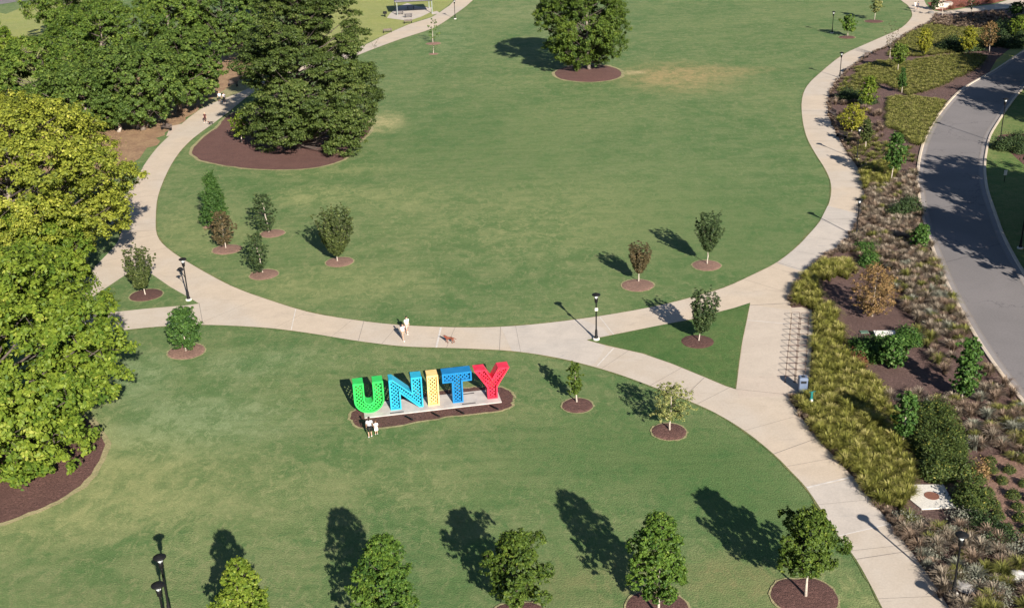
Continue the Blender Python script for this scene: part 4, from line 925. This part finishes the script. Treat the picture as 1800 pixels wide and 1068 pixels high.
for i, (px, t, lab) in enumerate([(697, -.45, 'dark slot-like plaque on the slab in front of the light blue letter N'), (823, -.35, 'dark slot-like plaque on the slab in front, right of the dark blue letter T'), (826, 1.25, 'dark slot-like plaque on the back of the slab behind the dark blue letter T')]):
    q = baseline(px) + LNRM * t; o = MB().box((q[0], q[1], .132), (1.05, .12, .024), LA, 1, .01).build('floor_plaque', pl_m); tag(o, lab, 'plaque')
for i, px in enumerate([719, 766, 809, 869]):  # short dark tubes on small stakes, low on the mulch
    g = G(px, [737, 731, 726, 718.5][i]); r = empty('ground_bar', (g[0], g[1], .06), ['first', 'second', 'third', 'fourth'][i] + ' dark low bar from the left on the mulch in front of the letters', 'bar', 'dark bars in front of the letters', LA - 1.0)
    MB().tube([(0, 0, 0), (0, 0, .08)], .03, 8).build('stake', MT['black_metal'], r); MB().tube([(-.42, 0, .09), (.36, 0, .11), (.42, 0, .11)], [.06, .07, .07], 10).build('bar_body', MT['black_metal'], r)

# ------------------------------------------------------------------ street furniture
cm = simple('rack_steel', (.10, .07, .06), .5, (.15, .10, .085), 6, metal=.3)
rack = None
def yy(a, b, f): return np.array(a) * (1 - f) + np.array(b) * f
cols_ = [((1398, 560.0), (1388, 672)), ((1414.5, 560.5), (1406, 672))]
for c_, (a, b) in enumerate(cols_):
    A_, B_ = G(*a), G(*b)
    for k in range(12):
        p = A_ * (1 - k / 11) + B_ * (k / 11)
        if rack is None:
            r = empty('bike_rack', p, 'x', 'bike rack'); pts = [(-.36, 0, 0), (-.36, 0, .50), (-.30, 0, .58), (.30, 0, .58), (.36, 0, .50), (.36, 0, 0)]
            h_ = MB().tube(pts, .024, 6).build('hoop', cm, r); f1 = MB().box((-.36, 0, .006), (.16, .16, .012)).build('foot_plate', cm, r); f2 = MB().box((.36, 0, .006), (.16, .16, .012)).build('foot_plate', cm, r); rack = r
        else:
            r = rack.copy(); COL.objects.link(r)
            for ch_ in rack.children: q = ch_.copy(); COL.objects.link(q); q.parent = r
        r.location = (p[0], p[1], .04); r.rotation_euler = (0, 0, rng.normal(0, .03))
        tag(r, 'thin brown hoop bike rack in the double row on the concrete pad, %s column' % ['path-side', 'grass-side'][c_], 'bike rack', 'hoop bike racks, %s column' % ['path-side', 'grass-side'][c_])
sheet('rack_pad', [(1392, 543), (1427, 546), (1426, 623), (1419, 692), (1385, 690), (1389, 620)], .036, MT['path_warm'], smooth=0)

g = G(1410, 688); r = empty('litter_bin', (g[0], g[1], .04), 'blue-grey litter bin standing at the end of the bike racks', 'litter bin', None, -.05)
bm_ = simple('bin_blue_grey', (.10, .135, .20), .5, (.13, .16, .23), 3); bd = simple('bin_dark', (.02, .022, .026), .6)
MB().box((0, 0, .55), (.66, .62, 1.1), 0, 1, .05).build('body', bm_, r); MB().box((0, 0, 1.19), (.70, .66, .16), 0, .9, .04).build('lid', bm_, r)
MB().box((0, -.315, .92), (.42, .03, .2)).build('opening', bd, r); MB().lathe([(.15, 1.272), (.15, 1.285), (.02, 1.287)]).build('top_hole', bd, r); MB().box((0, 0, -.0), (.6, .56, .03)).build('foot', bd, r)
g = G(1425, 716); r = empty('repair_stand', (g[0], g[1], 0), 'teal bicycle repair stand in the grass beside the litter bin', 'repair stand')
tm_ = simple('teal_paint', (.008, .10, .095), .5, (.012, .14, .13), 3)
MB().box((0, 0, .4), (.34, .24, .8), 0, .7, .03).build('base', tm_, r); MB().box((0, 0, 1.05), (.18, .12, .6), 0, .9, .02).build('post', tm_, r); MB().tube([(-.2, 0, 1.3), (.26, 0, 1.38)], .035, 7).build('arm', tm_, r); MB().box((0, -.13, .62), (.16, .03, .28)).build('panel', MT['white_concrete'], r)
g = G(1555, 590); r = empty('utility_vault', (g[0], g[1], 0), 'low white utility vault on the mulch above the green shrubs', 'utility box', None, -.08)
MB().box((0, 0, .14), (1.7, .75, .28), 0, 1, .02).build('body', simple('vault_white', (.66, .63, .58), .7, (.55, .52, .48), 4), r); MB().box((0, 0, .30), (1.78, .83, .05), 0, 1, .015).build('lid', simple('vault_lid', (.75, .72, .67), .7, (.62, .6, .55), 4), r)
g = G(1519, 584); o = MB().box((g[0], g[1], .05), (.7, .5, .08), 0, 1, .02).build('valve_cover', simple('cover_green', (.10, .16, .12), .7)); tag(o, 'flat dull green valve cover left of the white utility vault', 'cover')
# manhole pad
w_ = [G(*p) for p in [(1602, 853), (1658, 853), (1680, 893), (1620, 896), (1600, 880)]]
c_ = sum(w_) / len(w_); pad = MB(); nV = len(w_)
pad.add([(p[0], p[1], .0) for p in w_] + [(p[0], p[1], .10) for p in w_], [tuple(range(nV, 2 * nV))[::-1]] + [(i, nV + i, nV + (i + 1) % nV, (i + 1) % nV) for i in range(nV)])
o = pad.build('manhole_pad', MT['white_concrete']); tag(o, 'pale concrete pad with a round rusty manhole cover beside the grass band', 'pad')
g = G(1637.5, 873); MB().lathe([(.48, .10), (.48, .115), (.40, .118), (.39, .112), (.05, .112)], c=(g[0], g[1], 0), n=26, smooth=False).build('manhole_cover', simple('rust', (.22, .095, .06), .8, (.16, .075, .055), 9), o)
# rocks
def rock(px, py, s, label, c, sq=(1, .8, .6)):
    g = G(px, py); V, F = [], []; bm2 = bmesh.new(); bmesh.ops.create_icosphere(bm2, subdivisions=3, radius=1)
    ph = rng.uniform(0, 6, 6)
    for v in bm2.verts:
        q = v.co; k = 1 + .16 * math.sin(3 * q.x + ph[0]) * math.cos(2.5 * q.y + ph[1]) + .10 * math.sin(6 * q.z + ph[2] + 4 * q.x) + rng.normal(0, .02)
        v.co = Vector((q.x * sq[0], q.y * sq[1], q.z * sq[2])) * k * s
        v.co.z = round(v.co.z * 2.2 / s) / 2.2 * s * .35 + v.co.z * .65
    me_ = bpy.data.meshes.new('boulder'); bm2.to_mesh(me_); bm2.free()
    o = link_mesh('boulder', me_, simple('stone', c, .9, tuple(x * .7 for x in c), 3, bumpv=.5), None, (g[0], g[1], s * sq[2] * .45)); o.rotation_euler = (0, 0, rng.uniform(0, 3)); tag(o, label, 'boulder'); return o
rock(1757, 1024, .45, 'tan boulder among the grasses at the bottom right, left of the grey one', (.50, .35, .22)); rock(1788, 1016, .55, 'pale grey boulder at the right edge near the bottom right corner', (.50, .48, .45))
rock(1697, 1034, .6, 'low grey boulder just right of the bottom right lamp post', (.38, .36, .34), (1.2, .9, .45))
rock(1652, 14, 1.4, 'large pale boulder on the red mulch at the top right path fork', (.62, .55, .45), (1.4, .9, .6)); rock(1667, 10, 1.1, 'grey-brown boulder right of the large pale boulder', (.34, .28, .24)); rock(1636, 24, .6, 'small dark boulder in the path fork', (.2, .19, .18))
wl_ = MB(); p0, p1 = G(1650, 1), G(1772, -8); ang = math.atan2(p1[1] - p0[1], p1[0] - p0[0]); L = np.linalg.norm(p1 - p0); u_ = (p1 - p0) / L
x = 0
while x < L - .5:
    wdt = rng.uniform(1.2, 2.2); q = p0 + u_ * (x + wdt / 2); wl_.box((q[0], q[1], .5), (wdt - .05, .8, rng.uniform(.85, 1.1)), ang, 1, .05); x += wdt
o = wl_.build('retaining_wall', simple('wall_stone', (.52, .46, .38), .9, (.40, .33, .27), .6, bumpv=.3)); tag(o, 'low pale stone retaining wall at the top right edge', 'wall')
# benches
wood = simple('bench_slat', (.10, .08, .07), .6, (.14, .11, .10), 6)
def bench(px, py, ang, label, s=1.0):
    g = G(px, py); r = empty('park_bench', (g[0], g[1], .03), label, 'bench', 'benches beside the paths', ang)
    st = MB(); bk = MB()
    for k in range(5): st.box((0, -.2 + k * .1, .45), (1.8, .08, .03))
    for k in range(4): bk.box((0, .26 + k * .02, .55 + k * .1), (1.8, .03, .08))
    st.build('seat', wood, r); bk.build('backrest', wood, r)
    for sx in (-.8, .8): MB().box((sx, 0, .22), (.05, .5, .44)).build('leg', MT['black_metal'], r); MB().tube([(sx, -.22, .44), (sx, -.2, .64), (sx, .25, .66)], .022, 6).build('armrest', MT['black_metal'], r)
for a in [(293, 229, -.5, 'dark bench on a small pad where the sandy soil meets the left path'), (681, 58, .35 + math.pi, 'dark bench beside the upper left path, left of the other one'), (717, 41.5, .35 + math.pi, 'dark bench beside the upper left path just below the picnic shelter'), (1462, 203, -1.45, 'dark bench on the bed side of the right path near the dark shrubs'), (1479, 243, -1.2, 'dark bench on the bed side of the right path below the bright yellow tree'), (1520, 103, -2.3, 'dark bench beside the upper right path, nearest the top'), (1488, 126, -2.2, 'dark bench beside the upper right path next to the lamp post'), (410, 152, -.4, 'dark bench on sandy soil behind the layered tree')]:
    bench(*a)
# picnic shelter
g = G(727, 21); r = empty('picnic_shelter', (g[0], g[1], .03), 'grey-roofed picnic shelter cut by the top edge beyond the bright lawn', 'shelter', None, .15)
rf = simple('roof_metal', (.17, .16, .18), .6, (.13, .12, .14), 2); pg = simple('post_grey', (.22, .25, .24), .6)
MB().add([(-4.4, -4.2, 3.1), (4.4, -4.2, 3.1), (4.4, 4.2, 3.1), (-4.4, 4.2, 3.1), (-1, 0, 4.8), (1, 0, 4.8), (-4.4, -4.2, 2.95), (4.4, -4.2, 2.95), (4.4, 4.2, 2.95), (-4.4, 4.2, 2.95)], [(0, 1, 5, 4), (1, 2, 5), (2, 3, 4, 5), (3, 0, 4), (0, 6, 7, 1), (1, 7, 8, 2), (2, 8, 9, 3), (3, 9, 6, 0), (9, 8, 7, 6)]).build('roof', rf, r)
for sx in (-3.9, 3.9):
    for sy in (-3.6, 3.6): MB().box((sx, sy, 1.48), (.18, .18, 2.95)).build('post', pg, r)
MB().box((0, -3.6, 2.82), (7.6, .12, .2)).build('beam', pg, r)
tw = simple('table_top', (.17, .15, .155), .6)
def table(px, py, label, ang=.2):
    g = G(px, py); r = empty('picnic_table', (g[0], g[1], .04), label, 'picnic table', 'picnic tables of the shelter', ang)
    MB().box((0, 0, .74), (1.8, .75, .05)).build('table_top', tw, r)
    for sy in (-.62, .62): MB().box((0, sy, .44), (1.8, .26, .04)).build('bench_seat', tw, r)
    for sx in (-.65, .65): MB().box((sx, 0, .36), (.07, .5, .70)).box((sx, 0, .40), (.06, 1.3, .07)).build('leg', MT['black_metal'], r)
table(718, 31, 'dark picnic table in the sun in front of the picnic shelter'); table(703, 26, 'picnic table at the left front post of the shelter'); table(722, 17, 'picnic table under the roof of the shelter')
g = G(677, 30); r = empty('barbecue_grill', (g[0], g[1], 0), 'black barbecue grill at the left corner of the shelter pad', 'grill')
MB().box((0, 0, .95), (.9, .6, .5), 0, .9, .05).build('firebox', MT['black_metal'], r); MB().tube([(0, 0, 0), (0, 0, .7)], .12, 8).build('pedestal', MT['black_metal'], r)
g = G(1765, 320); r = empty('small_sign', (g[0], g[1], 0), 'small white sign on a short dark post on the verge beyond the road', 'sign', None, .2)
MB().tube([(0, 0, 0), (0, 0, .9)], .04, 6).build('post', MT['black_metal'], r); MB().box((0, -.03, 1.15), (.42, .05, .6), 0, 1, .01).build('sign_board', MT['white_concrete'], r)

# ------------------------------------------------------------------ people and dogs
skin_m = simple('skin', (.50, .30, .21), .6, (.44, .26, .18), 9)
def skinned(verts, edges, name, m, parent, root_i=0, sub=1):
    me = bpy.data.meshes.new(name); me.from_pydata([v[:3] for v in verts], edges, [])
    o = bpy.data.objects.new(name, me); COL.objects.link(o)
    sk = o.modifiers.new('skin', 'SKIN'); sk.use_smooth_shade = True
    if not me.skin_vertices: return None
    for i, v in enumerate(verts):
        r_ = v[3] if hasattr(v[3], '__len__') else (v[3], v[3]); me.skin_vertices[0].data[i].radius = r_; me.skin_vertices[0].data[i].use_root = (i == root_i)
    ss = o.modifiers.new('sub', 'SUBSURF'); ss.levels = sub; ss.render_levels = sub
    dg = bpy.context.evaluated_depsgraph_get(); dg.update()
    ev = o.evaluated_get(dg); nm = bpy.data.meshes.new_from_object(ev)
    bpy.data.objects.remove(o); nm.name = name; nm.materials.clear()
    return link_mesh(name, nm, m, parent)
def person(loc, h, heading, label, top, bottom, hair, step=.2, arm=.25, long_top=False, cap=None, dress=False, skin=skin_m, group=None, shoes=(.6, .6, .6), hold=None, seed=0):
    """heading: direction faced, radians; local +y is forward"""
    r = empty('person', (loc[0], loc[1], loc[2] if len(loc) > 2 else .03), label, 'person', group, heading - math.pi / 2); k = h / 1.70; r.scale = (k, k, k)
    V = [(0, 0, .92, (.14, .10))]; E_2 = []
    def add(p, q): V.append(q); E_2.append((p, len(V) - 1)); return len(V) - 1
    c1 = add(0, (0, .01, 1.10, (.125, .09))); c2 = add(c1, (0, .01, 1.30, (.145, .095))); nk = add(c2, (0, .015, 1.43, .05)); hd0 = add(nk, (0, .03, 1.52, (.065, .075))); hd = add(hd0, (0, .035, 1.60, (.078, .09))); ht = add(hd, (0, .02, 1.67, (.06, .07)))
    add(hd, (0, .135, 1.575, .012))
    for s in (-1, 1):
        add(hd, (s * .088, .03, 1.58, .013))
        sh = add(c2, (s * .17, 0, 1.36, .052)); a_ = arm * s * (1 if step >= 0 else -1)
        el = add(sh, (s * .23, -.02 + a_ * .35, 1.10, .040)); fw = .12 + a_ * .6 if hold is None else hold
        wr = add(el, (s * .24, fw, .90 if hold is None else 1.0, .026)); pm_ = add(wr, (s * .24, fw + .03, .83 if hold is None else .97, (.034, .018)))
        for f, (dx, L_f) in enumerate([(-.028, .06), (-.010, .075), (.010, .07), (.027, .055)]):
            kn = add(pm_, (s * .24 + s * dx * .3, fw + .03 + dx, .83 - L_f * .55, .008)); add(kn, (s * .225, fw + .045 + dx, .83 - L_f, .007))
        th = add(pm_, (s * .205, fw + .075, .82, .009)); add(th, (s * .195, fw + .095, .79, .008))
        st = step * s; hp = add(0, (s * .09, 0, .86, .085)); kn = add(hp, (s * .10, st * .55 + .03, .48, .055)); an = add(kn, (s * .10, st - .03, .09 , .035)); add(an, (s * .11, st + .10, .035, (.038, .025)))
    body = skinned(V, E_2, 'body', skin, r)
    tm2 = simple('top_cloth', top, .85, tuple(x * .85 for x in top), 8); bm3 = simple('bottom_cloth', bottom, .85, tuple(x * .8 for x in bottom), 8); hm = simple('hair_colour', hair, .8)
    t = MB(); zb_ = .80 if long_top else .94
    rings = [(zb_, .165, .125), (1.0, .16, .12), (1.12, .15, .11), (1.28, .175, .12), (1.38, .16, .10), (1.425, .075, .07)]
    if dress: rings = [(.55, .24, .20), (.75, .20, .16)] + rings[1:]
    VV = []; FF = []; n = 14
    for z, a, b in rings:
        for i in range(n): an_ = 2 * math.pi * i / n; VV.append((a * math.cos(an_), .01 + b * math.sin(an_), z))
    for q in range(len(rings) - 1):
        for i in range(n): FF.append((q * n + i, q * n + (i + 1) % n, (q + 1) * n + (i + 1) % n, (q + 1) * n + i))
    t.add(VV, FF, True)
    for s in (-1, 1):
        a_ = arm * s * (1 if step >= 0 else -1); t.tube([(s * .13, 0, 1.37), (s * .185, 0, 1.34), (s * .225, -.01 + a_ * .25, 1.16)], [.06, .066, .056], 9)
    t.build('shirt', tm2, r)
    if not dress:
        t = MB(); t.tube([(0, 0, 1.0), (0, 0, .86)], [.15, .155], 12)
        for s in (-1, 1): st = step * s; t.tube([(s * .085, 0, .90), (s * .097, st * .3 + .02, .68), (s * .10, st * .55 + .03, .47)], [.105, .09, .075], 10)
        t.build('shorts', bm3, r)
    t = MB(); t.ball((0, .005, 1.635), (.092, .105, .095)); 
    if cap is None and seed % 2: t.tube([(0, -.08, 1.62), (0, -.12, 1.5), (0, -.12, 1.38)], [.05, .045, .02], 8)
    t.build('hair', hm, r)
    if cap: MB().ball((0, .02, 1.665), (.105, .115, .075)).box((0, .13, 1.65), (.15, .12, .015)).build('cap', simple('cap_cloth', cap, .8), r)
    sm2 = simple('shoe', shoes, .7)
    for s in (-1, 1): st = step * s; MB().ball((s * .11, st + .04, .045), (.055, .14, .055)).build('shoe', sm2, r)
    return r
UPV = math.pi / 2
person(G(651, 768), 1.66, LA + math.pi * .5, 'person in light grey top and black shorts looking up at the green letter', (.55, .55, .57), (.012, .012, .014), (.03, .02, .015), .06, .1, seed=1)
person(G(662, 763.5), 1.12, LA + math.pi * .52, 'small child in long white top standing beside the grey-topped person below the letters', (.80, .79, .77), (.75, .74, .72), (.16, .09, .05), .03, .05, long_top=True, dress=True)
person(G(709, 598), 1.56, -UPV + .6, 'person in pale pink top and tan trousers walking in front on the main path', (.72, .60, .62), (.42, .30, .22), (.04, .03, .025), .28, .3, seed=1, shoes=(.8, .78, .72))
person(G(716, 586), 1.62, -UPV + .5, 'person in white top with dark hair walking behind on the main path', (.85, .85, .86), (.50, .36, .30), (.01, .01, .01), .25, .25, seed=1, shoes=(.8, .78, .72))
person(G(361.5, 216), 1.55, -UPV - .3, 'person in dark red clothing walking alone down the left path', (.07, .02, .02), (.05, .018, .018), (.55, .40, .25), .2, .2)
person(G(387, 180), 1.66, -UPV, 'person in white top and dark trousers, left one of the pair near the layered tree', (.85, .84, .82), (.02, .03, .025), (.6, .5, .4), .1, .1)
person(G(395, 182), 1.74, -UPV, 'person in pale grey top, right one of the pair near the layered tree', (.62, .58, .62), (.015, .013, .015), (.03, .015, .015), .12, .1, seed=1)
person(G(1613, 18), 1.74, UPV + .4, 'dark-clothed person on the path at the top right fork', (.08, .09, .12), (.06, .06, .08), (.02, .02, .02), .2, .2)
person(G(1608, 16), 1.6, UPV + .4, 'white-clothed person left of the dark-clothed one at the top right fork', (.8, .8, .8), (.7, .7, .72), (.1, .07, .05), .2, .2)
def dog(loc, L, heading, label, c, c2):
    r = empty('dog', (loc[0], loc[1], .03), label, 'dog', None, heading - math.pi / 2); k = L / .75; r.scale = (k, k, k)
    V = [(0, -.28, .44, (.085, .10))]; E3 = []
    def add(p, q): V.append(q); E3.append((p, len(V) - 1)); return len(V) - 1
    b1 = add(0, (0, -.08, .43, (.085, .095))); b2 = add(b1, (0, .16, .43, (.10, .13))); n1 = add(b2, (0, .30, .53, (.065, .07))); h1 = add(n1, (0, .38, .62, (.06, .06))); m1 = add(h1, (0, .47, .60, (.035, .035))); add(m1, (0, .54, .585, .024))
    t1 = add(0, (0, -.38, .46, .03)); t2 = add(t1, (0, -.50, .40, .028)); add(t2, (0, -.60, .38, .015))
    for s in (-1, 1):
        add(h1, (s * .06, .36, .60, .022))
        f1 = add(b2, (s * .08, .18, .32, .04)); f2 = add(f1, (s * .08, .17 + s * .05, .18, .025)); f3 = add(f2, (s * .08, .19 + s * .10, .04, .02)); add(f3, (s * .08, .23 + s * .10, .02, .022))
        g1 = add(0, (s * .08, -.26, .30, .055)); g2 = add(g1, (s * .08, -.36 - s * .03, .20, .03)); g3 = add(g2, (s * .08, -.33 - s * .06, .04, .02)); add(g3, (s * .08, -.28 - s * .06, .02, .022))
    skinned(V, E3, 'body', simple('dog_fur', c, .9, c2, 12), r)
    MB().tube([(0, .29, .47), (0, .315, .565)], [.075, .075], 10).build('collar', simple('collar_red', (.35, .03, .02), .6), r)
    for s in (-1, 1): MB().ball((s * .062, .355, .60), (.018, .03, .05)).build('ear', simple('dog_ear', c2, .9), r)
    return r
dog(G(790, 603), .82, math.radians(165), 'red-brown dog walking on the main path to the right of the two walkers', (.22, .07, .04), (.12, .04, .025))
dog(G(370.5, 220), .7, math.radians(220), 'small black dog beside the person in dark red on the left path', (.015, .012, .012), (.03, .022, .02))
